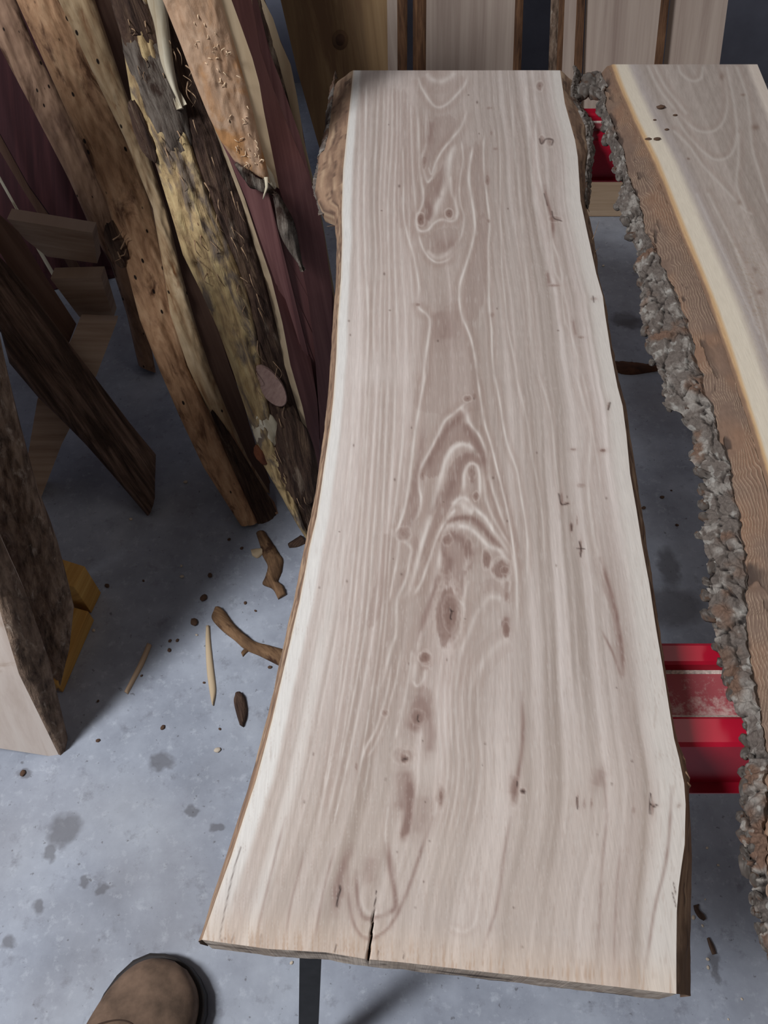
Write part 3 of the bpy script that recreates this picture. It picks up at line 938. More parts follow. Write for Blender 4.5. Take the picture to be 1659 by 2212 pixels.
for a, b, c in (((1466, 1630), (1478, 1640), (1481, 1652)), ((1470, 1650), (1480, 1668), (1482, 1690)), ((1478, 1668), (1488, 1680), (1486, 1700)), ((1480, 1690), (1490, 1697), (1484, 1708))):
    curve_tube('splinter', [at_z(np.array(a, float), .772), at_z(np.array(b, float), .768), at_z(np.array(c, float), .758)], 0.002, splinter_m, slab, base)

# ------------------------------------------------------------------ second slab
S2_L = [(1325, 139), (1344, 190), (1375, 260), (1420, 350), (1452, 430), (1480, 500), (1513, 580), (1545, 660), (1575, 745), (1605, 840), (1640, 950), (1672, 1060),
        (1700, 1200), (1722, 1400), (1735, 1600), (1740, 1800), (1742, 2000), (1744, 2080)]
S2_C = [(x - 13, y) for x, y in S2_L]
S2_B = [(1300, 165), (1312, 230), (1332, 300), (1352, 370), (1378, 430), (1392, 500), (1420, 560), (1462, 640), (1480, 690), (1500, 745), (1520, 820), (1542, 900),
        (1566, 980), (1585, 1060), (1602, 1140), (1612, 1220), (1612, 1300), (1618, 1380), (1628, 1460), (1640, 1540), (1650, 1600), (1655, 1680), (1658, 1750), (1652, 1850), (1660, 1950), (1680, 2040), (1690, 2080)]
S2_O = [(1258, 160), (1290, 215), (1298, 260), (1316, 330), (1330, 380), (1352, 405), (1332, 440), (1346, 480), (1372, 540), (1380, 600), (1384, 690), (1402, 760),
        (1426, 830), (1440, 885), (1468, 895), (1500, 960), (1490, 1000), (1512, 1040), (1524, 1100), (1514, 1150), (1530, 1220), (1520, 1290), (1545, 1360),
        (1572, 1480), (1602, 1560), (1616, 1620), (1610, 1690), (1615, 1740), (1592, 1790), (1614, 1870), (1624, 1950), (1644, 2040), (1665, 2075)]
S2_R = [(1636, 139), (1659, 195), (1710, 330), (1850, 600), (2000, 900), (2190, 1300), (2360, 1700), (2500, 2080)]
_yy = np.arange(165, 2081, 7.0)
_xx = px_of(S2_B, _yy) + 26 * (fbm(_yy / 34.0, 0.3, 0, 77, 3) - 0.5) + 9 * (vnoise(_yy / 9.0, 0.7, 0, 78) - 0.5)
S2_B = list(zip(_xx, _yy))
_xx = px_of(S2_O, _yy) + 14 * (vnoise(_yy / 12.0, 0.2, 0, 79) - 0.5)
S2_O = list(zip(_xx, _yy))
S2_END = [(1500, 2066), (1660, 2072), (1900, 2080), (2700, 2095)]
Z2T, Z2B = 0.785, 0.732


def second_figure(px, py):
    xl, xr = px_of(S2_L, py), px_of(S2_R, py)
    dl = px - xl
    s = dl / (xr - xl)
    col = np.zeros(px.shape + (3,)) + np.array([172, 157, 146.0])
    t = fbm(s * 9 + 0.2 * fbm(px / 90., py / 90., 0, 8), py / 600., 0, 14, 3) - 0.5
    col += t[..., None] * 34
    t = fbm(s * 40, py / 300., 0, 17, 3) - 0.5
    col += t[..., None] * 20
    col += ((fbm(px / 3.0, py / 12., 0, 19, 2) - 0.5) * 16)[..., None]
    LN = [cropR((815, 140), (850, 220), (900, 310), (960, 390), (1040, 490), (1130, 575), (1210, 605), (1290, 590), (1350, 520), (1375, 400), (1365, 280), (1335, 150)),
          cropR((1030, 140), (1040, 180), (1085, 225), (1140, 245), (1190, 220), (1200, 150)), cropR((860, 140), (920, 260), (1000, 370), (1080, 470)),
          cropR((1440, 150), (1500, 320), (1530, 500), (1545, 700), (1600, 900), (1659, 1100)), cropR((1000, 480), (1080, 610), (1200, 740), (1300, 800), (1400, 760), (1440, 620), (1420, 400), (1370, 150)),
          cropR((1000, 600), (1100, 700), (1200, 840), (1330, 980), (1480, 1140), (1540, 1180)), cropR((1450, 620), (1450, 800), (1440, 980), (1500, 1140)), cropR((1540, 150), (1610, 340), (1659, 450)),
          [(1505, 420), (1560, 540), (1610, 650), (1640, 720)], [(1530, 420), (1580, 520), (1640, 640)], [(1590, 540), (1625, 640), (1660, 760)], [(1500, 470), (1560, 600), (1630, 780), (1660, 860)]]
    for i, pts in enumerate(LN):
        d, t, sd = seg_dist(px, py, spline(pts), 26)
        col = paint(col, 0.35 * np.exp(-((d - 8) / 6) ** 2) * (sd > 0), (160, 140, 128))
        col = paint(col, 0.6 * np.exp(-(d / 3.2) ** 2), (198, 186, 175))
    for (cx, cy), rx, ry, a in (((1560, 165), 5, 8, .4), ((1605, 205), 5, 3, .5), ((1632, 275), 8, 6, .5), ((1596, 438), 5, 6, .4), ((1632, 582), 5, 5, .4), ((1640, 632), 8, 6, .5), ((1487, 343), 3, 2, .9), ((1474, 440), 2, 2, .9)):
        q = np.hypot((px - cx) / rx, (py - cy) / ry)
        col = paint(col, a * np.exp(-q ** 2), (110, 84, 70))
    sp = fbm(px / 2.2, py / 2.2, 0, 71, 2)
    col = paint(col, 0.45 * smooth(0.6, 0.75, sp) * smooth(380, 700, py), (150, 126, 104))
    w = np.interp(py, [140, 400, 700, 1000], [34, 46, 56, 60])
    col = paint(col, 0.35 * np.exp(-((dl - w * 1.15) / 16) ** 2), (196, 186, 184))
    col = paint(col, 0.9 * smooth(w * 1.2, w * 0.7, dl), (226, 212, 190))
    col = paint(col, 0.75 * smooth(9, 0, dl), (206, 160, 108))
    dr = xr - px
    col = paint(col, 0.8 * smooth(30, 16, dr), (224, 208, 192))
    return col


V2, U2, W2 = slab_top(170, 520, S2_L, S2_R, S2_END, 139, Z2T)
p2 = project(V2)
c2 = second_figure(p2[..., 0], p2[..., 1])
base2 = np.array([0.75, 0.8, Z2B])
slab2 = thing('live_edge_slab', 'live edge wood slab with thick rough grey bark along its side', 'wood slab', base2)
grid_obj('sawn_face', V2, slab_wood, slab2, {'col': lin(np.clip(c2, 0, 255))}, base2)
y2f, y2n = V2[0, 0, 1], V2[-1, 0, 1]


def strip2(name, inner, outer, z_in, z_out, fn, mat, nv=700, nw=30, seed=0):
    yi, xi = rail(inner, z_in)
    yo, xo = rail(outer, z_out)
    y = np.linspace(y2f, y2n, nv)[:, None]
    a, b = np.interp(y, yi, xi), np.interp(y, yo, xo)
    w = np.linspace(0, 1, nw)[None, :]
    X, Y = a + (b - a) * w, y + 0 * w
    Z = z_in + (z_out - z_in) * w ** 1.4 + 0 * y
    V = np.stack([X, Y, Z], -1)
    V, col = fn(V, w + 0 * y)
    return grid_obj(name, V, mat, slab2, {'col': lin(np.clip(col, 0, 255))}, base2)


def cambium(V, w):
    n = fbm(V[..., 0] * 70, V[..., 1] * 10, 0, 3) - 0.5
    col = np.zeros(V.shape) + np.array([188, 152, 112.0])
    col = paint(col, smooth(0.15, 0.7, w + n * 0.8), (128, 100, 80))
    return V, col


def inner_bark(V, w):
    X, Y = V[..., 0], V[..., 1]
    wv = fbm(X * 26, Y * 16, 0, 23, 3)
    ph = w * 11 + 3.2 * (wv - 0.5) * 2 + 0.5 * (fbm(X * 140, Y * 70, 0, 24, 2) - 0.5)
    ln = np.exp(-((np.abs((ph % 1.0) - 0.5)) / 0.11) ** 2)
    brk = smooth(0.38, 0.5, fbm(X * 60, Y * 26, 0, 27, 2))
    col = np.zeros(V.shape) + np.array([116, 94, 80.0])
    col = paint(col, smooth(0.4, 0.7, fbm(X * 20, Y * 12, 0, 29, 3)), (130, 100, 80))
    col = paint(col, 0.75 * ln * brk, (176, 152, 128))
    dk = smooth(0.63, 0.70, fbm(X * 80, Y * 26, 0, 31, 3)) * smooth(0.25, 0.9, w)
    col = paint(col, 0.8 * dk, (62, 50, 44))
    V = V.copy()
    V[..., 2] += 0.0014 * ln * brk - 0.003 * dk + 0.003 * (fbm(X * 40, Y * 40, 0, 33) - 0.5)
    return V, col


strip2('cambium', S2_L, S2_C, Z2T, 0.7815, cambium, edge_wood, 400, 10)
strip2('inner_bark', S2_C, S2_B, 0.7815, 0.768, inner_bark, edge_wood, 1100, 46)
rough_bark('outer_bark', S2_B, S2_O, 0.768, 0.742, y2n, y2f, -1, slab2, base2, 0.012, 1500, 64, 12, (44, 20))
# knobbly plates along the outer bark
ob = np.array(S2_O, float)
ib = np.array(S2_B, float)
for py in np.arange(170, 2075, 34.0):
    xo_, xi_ = np.interp(py, ob[:, 1], ob[:, 0]), np.interp(py, ib[:, 1], ib[:, 0])
    for k in range(2):
        f = random.choice((0.0, 0.04, 0.1, 0.2, 0.45)) + random.uniform(-.04, .08)
        q = at_z(np.array([xo_, py]), 0.745)
        dep = np.dot(q - CAM, FWD)
        s = random.uniform(7, 15) * dep / FPX
        put_plate((xo_ + (xi_ - xo_) * f, py + random.uniform(-6, 6)), 0.744 + 0.022 * f, s, slab2, base2)
for p, s in (((1275, 178), .017), ((1262, 196), .014), ((1290, 172), .014), ((1282, 200), .012), ((1302, 225), .011), ((1268, 170), .012)):
    put_plate(p, 0.752, s, slab2, base2)
# ends, underside, far side
E = np.repeat(V2[-1:, ::4, :], 2, 0)
E[1, :, 2] = Z2B
grid_obj('sawn_end', E, edge_wood, slab2, {'col': lin(np.zeros(E.shape) + np.array([170, 150, 132]))}, base2)
E = np.repeat(V2[:1, ::4, :], 2, 0)
E[1, :, 2] = Z2B
grid_obj('sawn_end', E, edge_wood, slab2, {'col': lin(np.zeros(E.shape) + np.array([170, 150, 132]))}, base2, flip=True)
yo, xo = rail(S2_O, 0.742)
ys = np.linspace(y2f, y2n, 60)
xl_ = np.interp(ys, yo, xo) + 0.03
xr_ = np.interp(ys, *rail(S2_R, Z2T)) + 0.01
Un = np.stack([np.stack([xl_, ys, 0 * ys + Z2B], -1), np.stack([xr_, ys, 0 * ys + Z2B], -1)], 1)
grid_obj('underside', Un, edge_wood, slab2, {'col': lin(np.zeros(Un.shape) + 150)}, base2, flip=True)
yb = np.interp(ys, *rail(S2_R, Z2T))
Rr = np.stack([np.stack([yb, ys, 0 * ys + Z2T], -1), np.stack([yb + 0.022, ys, 0 * ys + .757], -1), np.stack([xr_, ys, 0 * ys + Z2B], -1)], 1)
grid_obj('live_edge', Rr, edge_wood, slab2, {'col': lin(np.zeros(Rr.shape) + np.array([150, 112, 84]))}, base2, flip=True)
ye = np.linspace(y2f, y2n, 60)
Bk = np.stack([np.stack([np.interp(ye, yo, xo) + 0.004, ye, 0 * ye + .744], -1), np.stack([np.interp(ye, yo, xo) + 0.03, ye, 0 * ye + Z2B], -1)], 1)
grid_obj('bark_underside', Bk, edge_wood, slab2, {'col': lin(np.zeros(Bk.shape) + np.array([90, 78, 70]))}, base2)
mats_crumb = plain('dark_bark_crumb', (84, 62, 48), 0.9, var=0.35, scale=200)
CR = [bark_plate_mesh('bark_crumb', 400 + 5 * i) for i in range(4)]
for me in CR:
    me.materials.clear()
    me.materials.append(mats_crumb)


def crumb(name, p, z, sx, sy, label, group, rot=0.0, cat='bark crumb', mat=None):
    q = at_z(np.array(p, float), z)
    me = CR[random.randrange(4)]
    if mat is not None:
        me = me.copy()
        me.materials.clear()
        me.materials.append(mat)
    o = bpy.data.objects.new(name, me)
    C.objects.link(o)
    zmin = -min(v.co.z for v in me.vertices)
    sz = min(sx, sy)
    o.location = (q[0], q[1], z + zmin * sz * 0.8)
    o.scale = (sx, sy, sz * 0.8)
    o.rotation_euler = (0, 0, rot)
    return tag(o, label, cat, group)


g = 'bark crumbs on the bark-edged slab'
for p, s, lab in (((1427, 234), .008, 'largest dark bark crumb lying on the bark-edged slab'), ((1458, 250), .004, 'second dark crumb just right of the largest crumb on bark-edged slab'),
                  ((1400, 303), .006, 'dark crumb on the brown inner bark beside the cream sapwood'), ((1419, 302), .006, 'dark crumb sitting on the cream sapwood stripe of bark-edged slab'),
                  ((1414, 260), .003, 'tiny crumb by the cream sapwood at the far end of bark-edged slab'), ((1440, 281), .004, 'thin flat crumb below the pair of crumbs on bark-edged slab')):
    crumb('bark_crumb', p, Z2T if p[0] > 1405 else 0.783, s, s * .6, lab, g, 0.2)

# ------------------------------------------------------------------ sawhorses
def red_mat():
    m, nt, b = new_mat('red_painted_steel')
    v = coords(nt, (1, 1, 1), None)
    n1 = noise(nt, v, 8.0, 4)
    col = ramp(nt, n1, [(0.3, (158, 16, 38)), (0.7, (182, 22, 48))])
    nt.links.new(col, b.inputs['Base Color'])
    b.inputs['Roughness'].default_value = 0.35
    return m


def dust_mat():
    m, nt, b = new_mat('dusty_red_steel')
    v = coords(nt, (1, 1, 1), None)
    n1 = noise(nt, v, 90.0, 8, 0.75)
    n2 = noise(nt, v, 12.0, 3)
    a = N(nt, 'ShaderNodeAttribute', attribute_name='guv')
    sx = N(nt, 'ShaderNodeSeparateXYZ')
    nt.links.new(a.outputs['Vector'], sx.inputs[0])
    m1 = N(nt, 'ShaderNodeMath', operation='MULTIPLY_ADD')
    nt.links.new(sx.outputs['X'], m1.inputs[0])
    m1.inputs[1].default_value = 0.22
    nt.links.new(n1, m1.inputs[2])
    f = ramp(nt, m1.outputs[0], [(0.60, (0.14, 0.14, 0.14, 1)), (0.78, (0.8, 0.8, 0.8, 1))])
    col = mixc(nt, f, (150, 22, 44), (196, 168, 158))
    nt.links.new(col, b.inputs['Base Color'])
    b.inputs['Roughness'].default_value = 0.75
    return m


red_m, dust_m = red_mat(), dust_mat()
black_m = plain('black_steel', (34, 34, 36), 0.55, var=0.2, scale=60)
dustline_m = plain('sawdust', (196, 178, 166), 0.9, var=0.2, scale=300)


def prism_x(name, prof, x0, x1, mat, parent, base, closed=True):
    k = len(prof)
    V = [(x, y, z) for x in (x0, x1) for y, z in prof]
    F = [(i, (i + 1) % k, k + (i + 1) % k, k + i) for i in range(k if closed else k - 1)]
    if closed:
        F += [tuple(range(k))[::-1], tuple(range(k, 2 * k))]
    return mesh_obj(name, V, F, mat, parent, None, False, base)


def leg_bar(name, a, b, wx, wy, mat, parent, base):
    a, b = np.array(a, float), np.array(b, float)
    V = []
    for p in (a, b):
        for dx, dy in ((-1, -1), (1, -1), (1, 1), (-1, 1)):
            V.append(p + np.array([dx * wx / 2, dy * wy / 2, 0]))
    F = [(0, 1, 2, 3), (7, 6, 5, 4)] + [(i, i + 4, (i + 1) % 4 + 4, (i + 1) % 4) for i in range(4)]
    return mesh_obj(name, V, F, mat, parent, None, False, base)


def sawhorse(y0, x0, x1, label, lx0):
    """y0: front lower lip of the beam"""
    base = np.array([(x0 + x1) / 2, y0 + 0.07, 0])
    t = thing('sawhorse', label, 'sawhorse', base, 'red steel sawhorses under the slabs')
    zt, zg, zb = ZB - 0.0015, ZB - 0.017, 0.665
    prof = [(y0 + .011, zb), (y0 + .029, zt - .003), (y0 + .033, zt), (y0 + .057, zt), (y0 + .060, zt - .003), (y0 + .063, zg), (y0 + .115, zg), (y0 + .118, zt - .003), (y0 + .121, zt),
            (y0 + .139, zt), (y0 + .143, zt - .003), (y0 + .155, zb), (y0 + .150, zb), (y0 + .137, zg - .006), (y0 + .04, zg - .006), (y0 + .018, zb)]
    prism_x('beam', prof[::-1], x0, x1, red_m, t, base)
    prism_x('lip', [(y0, zb - .002), (y0 + .014, zb - .002), (y0 + .014, zb + .001), (y0, zb + .001)], x0, x1, red_m, t, base)
    n = 60
    V = np.zeros((2, n, 3))
    for i, yy in enumerate((y0 + .0635, y0 + .1145)):
        V[i, :, 0] = np.linspace(x0 + .002, x1 - .002, n)
        V[i, :, 1] = yy
        V[i, :, 2] = zg + .0012
    g_ = np.zeros((2, n, 3))
    g_[0, :, 0] = 1.0
    grid_obj('groove_dust', V, dust_m, t, {'guv': g_}, base, flip=True, sm=False)
    prism_x('dust_line', [(y0 + .112, zg + .001), (y0 + .1155, zg + .001), (y0 + .1155, zg + .004)], x0 + .01, x1 - .01, dustline_m, t, base)
    prism_x('dust_line', [(y0 + .062, zg + .001), (y0 + .0665, zg + .001), (y0 + .0625, zg + .006)], x0 + .01, x1 - .01, dustline_m, t, base)
    for sx, fx in ((lx0, lx0 - 0.05), (x1 - 0.02, x1 + 0.03)):
        leg_bar('leg', (fx, y0 - .242, 0), (sx, y0 + .028, .69), .029, .020, black_m, t, base)
        leg_bar('leg', (fx, y0 + .39, 0), (sx, y0 + .125, .69), .029, .020, black_m, t, base)
    return t


sawhorse(0.222, -0.086, 0.95, 'red steel sawhorse under the near end of both slabs with sawdust in its groove', -0.071)
sawhorse(1.352, 0.02, 1.1, 'red steel sawhorse half hidden under the far ends of the slabs', 0.035)

# ------------------------------------------------------------------ planks traced from the photo, standing in real depth
def plank(name, label, cat, foot, top, strips, thick=0.035, group=None, core=None, ext=520, step=5.0, foot_z=0.0, seed=0):
    """foot: pixel of the foot on the floor; top: (px, py, y distance). strips: (part, mat, railL, railR, backL, backR, bulge, rough, extend)
    rails are paired point by point; back offsets are metres behind the front plane"""
    F0 = at_z(np.array(foot, float), foot_z)
    T0 = at_y(np.array(top[:2], float), top[2])
    ft = T0 - F0
    L = np.linalg.norm(ft)
    ft = ft / L
    view = (F0 + T0) / 2 - CAM
    a = np.cross(ft, view)
    a /= np.linalg.norm(a)
    n = np.cross(a, ft)
    if n @ (CAM - F0) < 0:
        n = -n
    if a[0] < 0:
        a = -a
    base = F0.copy()
    base[2] = 0
    t = thing(name, label, cat, base, group)
    outl, outr = [], []
    for si, st in enumerate(strips):
        pn, mat, rl, rr, bl, br, bulge, rough, ex = st
        rl, rr = np.array(rl, float), np.array(rr, float)
        if ex:
            def extend(r):
                d = r[0] - r[1]
                k = min(2, len(r) - 1)
                d = r[0] - r[k]
                s = (r[0][1] + ext) / max(-d[1], 1e-6)
                return np.vstack([r[0] + d * s, r])
            rl, rr = extend(rl), extend(rr)
        segl = np.linalg.norm(np.diff(rl + rr, axis=0) / 2, axis=1)
        cum = np.concatenate([[0], np.cumsum(segl)])
        M = max(4, int(cum[-1] / step))
        q = np.linspace(0, cum[-1], M)
        il = lambda r: np.stack([np.interp(q, cum, r[:, 0]), np.interp(q, cum, r[:, 1])], -1)
        pl, pr = il(rl), il(rr)
        A = at_plane(pl, F0, n) - n * bl
        B = at_plane(pr, F0, n) - n * br
        wpx = np.median(np.linalg.norm(pr - pl, axis=1))
        K = int(np.clip(wpx / 3.5, 5, 40))
        w = np.linspace(0, 1, K)[None, :, None]
        V = A[:, None] * (1 - w) + B[:, None] * w
        width = np.linalg.norm(B - A, axis=1)[:, None, None]
        along = ((V - F0) @ ft)[..., None]
        across = ((V - F0) @ a)[..., None]
        V = V + n * bulge * np.sqrt(np.clip(1 - (2 * w - 1) ** 2, 0, 1)) * np.minimum(1, width / 0.02)
        if rough:
            k = fbm(across[..., 0] * 60, along[..., 0] * 14, 0, 500 + seed + si, 4) - 0.5
            k2 = fbm(across[..., 0] * 150, along[..., 0] * 60, 0, 600 + seed + si, 3) - 0.5
            e = np.clip(np.minimum(w, 1 - w) * 8, 0.25, 1)[..., 0]
            V = V + n * ((k * rough + k2 * rough * 0.6) * e)[..., None]
        guv = np.concatenate([across, along, 0 * along + seed * 3.7 + si * 1.3], -1)
        o = grid_obj(pn, V, mat, t, {'guv': guv}, base)
        if si == 0:
            outl = (A, pl)
        outr = (B, pr)
    # body behind the visible sides, closed all round
    m = min(len(outl[0]), len(outr[0]))
    ia = np.linspace(0, len(outl[0]) - 1, 24).astype(int)
    ib_ = np.linspace(0, len(outr[0]) - 1, 24).astype(int)
    Lf, Rf = outl[0][ia] - n * 0.002, outr[0][ib_] - n * 0.002
    Lb, Rb = Lf - n * thick, Rf - n * thick
    for X in (Lb, Rb, Lf, Rf):
        X[:, 2] = np.maximum(X[:, 2], 0.001)
    V = np.stack([Lf, Rf, Rb, Lb], 1)
    fs = []
    for i in range(23):
        for k in range(4):
            p, q2 = i * 4 + k, i * 4 + (k + 1) % 4
            fs.append((p, q2, q2 + 4, p + 4))
    fs.append((3, 2, 1, 0))
    fs.append((92, 93, 94, 95))
    V = V.reshape(-1, 3)
    guv = np.stack([(V - F0) @ a, (V - F0) @ ft, 0 * V[:, 0] + seed], -1)
    mesh_obj('plank_body', V, fs, core or strips[-1][1], t, {'guv': guv}, False, base)
    t['_n'] = [float(v) for v in n]
    del t['_n']
    return t, F0, n, base


M_tan = wood_mat('debarked_tan_edge', (212, 172, 134), (186, 143, 107), (136, 99, 72), 60, 16, 0.7, (98, 66, 46), (30, 10), 0.13, 0.5, 0.004, patch_pos=(0.55, 0.68))
M_taupe = wood_mat('greyed_tan_edge', (176, 142, 116), (150, 118, 96), (108, 81, 66), 45, 7, 0.75, (84, 58, 44), (20, 5), 0.11, 0.4, 0.003)
M_pale = wood_mat('pale_debarked_edge', (222, 196, 160), (198, 168, 130), (150, 112, 78), 60, 9, 0.7, (136, 92, 58), (30, 8), 0.12, 0.5, 0.004, patch_pos=(0.56, 0.68))
M_honey = wood_mat('honey_debarked_edge', (206, 174, 146), (190, 155, 126), (164, 126, 96), 60, 22, 0.65, (184, 134, 88), (14, 8), 0.10, 0.5, 0.004)
M_yellow = wood_mat('yellow_grey_edge', (216, 192, 142), (188, 160, 116), (118, 92, 68), 70, 12, 0.75, (122, 106, 92), (34, 9), 0.0, 0.9, 0.008, patch_pos=(0.5, 0.6))
M_shag = wood_mat('shaggy_dark_bark', (122, 98, 78), (82, 62, 52), (40, 28, 24), 110, 12, 0.9, (140, 122, 106), (40, 8), 0.0, 1.0, 0.01, patch_pos=(0.58, 0.7))
M_cream = wood_mat('cream_sapwood', (216, 194, 162), (200, 176, 144), (184, 158, 126), 40, 3, 0.65, None, bump=0.1)
M_maroon = wood_mat('maroon_heartwood', (140, 98, 94), (120, 80, 78), (102, 66, 66), 70, 2.5, 0.6, None, bump=0.1)
M_mauve = wood_mat('brown_cut_face', (132, 104, 88), (116, 88, 74), (98, 72, 60), 60, 2.5, 0.7, None, bump=0.1)
M_pinkface = wood_mat('pinkish_cut_face', (196, 156, 126), (178, 138, 110), (158, 118, 92), 50, 3, 0.7, (150, 108, 80), (14, 4), 0.085, 0.15)
M_darkface = wood_mat('deep_maroon_face', (84, 46, 48), (66, 34, 38), (52, 26, 30), 50, 2, 0.7, None, bump=0.1)
M_white = wood_mat('whitish_sapwood_sliver', (226, 216, 196), (206, 194, 170), (170, 152, 124), 40, 6, 0.7, (120, 100, 78), (40, 14), 0.0, 0.4, patch_pos=(0.6, 0.7))
M_furrow = wood_mat('dark_furrowed_bark', (150, 124, 108), (106, 84, 72), (44, 33, 29), 80, 5, 0.9, (70, 54, 46), (30, 4), 0.0, 1.0, 0.012)
M_gbark = wood_mat('grey_brown_bark', (164, 140, 120), (124, 102, 86), (62, 48, 40), 90, 22, 0.9, (176, 158, 142), (60, 24), 0.0, 1.0, 0.01, patch_pos=(0.58, 0.7))
M_sawn = wood_mat('fresh_sawn_lumber', (214, 186, 156), (198, 168, 138), (180, 148, 118), 60, 2, 0.7, None, bump=0.1)
M_yel2 = wood_mat('yellow_pine', (212, 168, 96), (198, 150, 80), (178, 128, 64), 50, 3, 0.7, None, bump=0.1)
M_palecut = wood_mat('pale_sawn_face', (242, 228, 216), (234, 217, 204), (216, 196, 182), 30, 4, 0.7, (186, 158, 136), (12, 8), 0.0, 0.15, patch_pos=(0.6, 0.75))
M_board = wood_mat('sawn_board_face', (186, 164, 142), (170, 147, 126), (148, 122, 102), 26, 0.9, 0.7, None, bump=0.1)
M_board2 = wood_mat('pale_sawn_board_face', (184, 166, 152), (168, 149, 136), (142, 121, 110), 30, 0.9, 0.7, None, bump=0.1)
M_olive = wood_mat('olive_tan_board_face', (164, 134, 98), (146, 116, 82), (118, 92, 66), 22, 0.7, 0.7, (122, 92, 66), (9, 1.2), 0.0, 0.1)
M_bedge = wood_mat('brown_bark_edge', (132, 96, 68), (98, 68, 48), (56, 38, 28), 90, 8, 0.85, None, bump=0.8, bdist=0.006)
G = 'debarked cedar planks leaning in the left corner'

# dark planks far back
plank('cedar_plank', 'dark maroon cedar plank in the shadows at the far left', 'plank', (60, 640), (20, 0, 2.25),
      [('cut_face', M_darkface, [(-260, 0), (-200, 200), (-90, 420), (40, 640)], [(40, 0), (130, 200), (215, 430), (290, 640)], 0, 0, 0, 0, True)], 0.04, G, seed=1)
plank('cedar_plank', 'thin brown plank edge crossing the dark maroon plank', 'plank', (150, 680), (-70, 0, 1.95),
      [('cut_edge', M_mauve, [(-120, 40), (-60, 200), (0, 327), (40, 395), (94, 481), (150, 580)], [(-110, 30), (-50, 180), (0, 291), (63, 405), (127, 494), (180, 590)], 0, 0, 0.002, 0.001, True)], 0.03, G, M_darkface, seed=2)
plank('wood_strip', 'thin pale wood strip behind the short rack crossbar', 'wood strip', (110, 640), (-120, 100, 1.95),
      [('cut_edge', M_white, [(-60, 280), (0, 393), (44, 471), (80, 540), (125, 618)], [(-55, 275), (5, 390), (50, 470), (88, 538), (133, 616)], 0, 0, 0.001, 0, True)], 0.008, None, seed=3)
# rack: braces and crossbars of sawn lumber
rackbase = at_z(np.array([85., 1080.]), 0)
rack = thing('lumber_rack', 'rough wooden rack brace and crossbars behind the dark bark slab', 'rack', rackbase)


def poly_block(name, pts, y, thick, mat, parent, base, seed=0, plane=None):
    pts = np.array(pts, float)
    if plane is None:
        P = at_y(pts, y)
        n = np.array([0, -1.0, 0])
    else:
        P = at_plane(pts, plane[0], plane[1])
        n = plane[1]
    k = len(P)
    V = np.vstack([P, P - n * thick])
    area2 = sum(pts[i][0] * pts[(i + 1) % k][1] - pts[(i + 1) % k][0] * pts[i][1] for i in range(k))
    f = list(range(k))
    if area2 > 0:
        f = f[::-1]
    F = [tuple(f), tuple(i + k for i in f[::-1])]
    for i in range(k):
        p, q = f[i], f[(i + 1) % k]
        F.append((q, p, p + k, q + k))
    ax = V[1] - V[0]
    L = np.linalg.norm(ax)
    ax = ax / L
    bx = np.cross(n, ax)
    guv = np.stack([(V - V[0]) @ bx, (V - V[0]) @ ax, 0 * V[:, 0] + seed], -1)
    return mesh_obj(name, V, F, mat, parent, {'guv': guv}, False, base)


M_rack = wood_mat('shop_lumber', (202, 176, 154), (184, 158, 136), (160, 132, 112), 50, 3, 0.75, None, bump=0.1)
poly_block('crossbar', [(15, 473), (200, 503), (210, 569), (101, 554), (53, 516)], 1.46, 0.038, M_rack, rack, rackbase, 1)
poly_block('crossbar', [(109, 602), (218, 599), (245, 688), (172, 685)], 1.40, 0.038, M_rack, rack, rackbase, 2)
nb = np.array([0.25, -0.86, 0.45])
nb /= np.linalg.norm(nb)
ob_ = at_z(np.array([75., 1085.]), 0.0)
poly_block('brace', [(172, 690), (253, 693), (208, 812), (133, 960), (85, 1085), (60, 985), (81, 862), (150, 742)], 0, 0.05, M_rack, rack, rackbase, 3, (ob_, nb))
plank('cedar_plank', 'smooth brown plank lying just above the dark furrowed bark slab', 'plank', (170, 760), (-60, 430, 1.42),
      [('cut_face', M_mauve, [(-40, 500), (0, 545), (15, 571), (80, 650), (149, 741)], [(-40, 420), (0, 465), (40, 500), (100, 600), (165, 700)], 0, 0, 0, 0, False)], 0.03, None, seed=4, foot_z=0.25)

# cedar planks
plank('cedar_plank', 'greyish tan cedar plank, outermost left of the upright debarked planks', 'plank', (320, 812), (10, 0, 1.9),
      [('live_edge', M_taupe, [(-50, 0), (0, 104), (75, 245), (149, 387), (197, 496), (240, 572), (275, 680), (300, 790)],
        [(35, 0), (70, 90), (121, 190), (178, 310), (228, 430), (268, 540), (310, 660), (337, 805)], 0, 0.004, 0.014, 0.010, True)], 0.05, G, M_mauve, seed=5)
p2t, p2F, p2n, p2b = plank('cedar_plank', 'tan cedar plank dotted with insect holes and a pinkish cut lower face', 'plank', (560, 1132), (80, 0, 1.62),
      [('live_edge', M_tan, [(35, 0), (121, 190), (228, 430), (268, 560), (302, 690), (345, 800), (388, 900), (440, 1010), (520, 1135)],
        [(142, 0), (206, 150), (292, 330), (346, 500), (372, 650), (405, 790), (450, 890), (488, 980), (556, 1128)], 0, 0.0, 0.016, 0.011, True),
       ('bark_edge', M_shag, [(455, 890), (478, 950), (505, 1020), (530, 1080), (558, 1134)], [(462, 880), (512, 960), (548, 1020), (585, 1080), (604, 1118)], 0.0, 0.014, 0.006, 0.006, False)], 0.045, G, M_pinkface, seed=6)
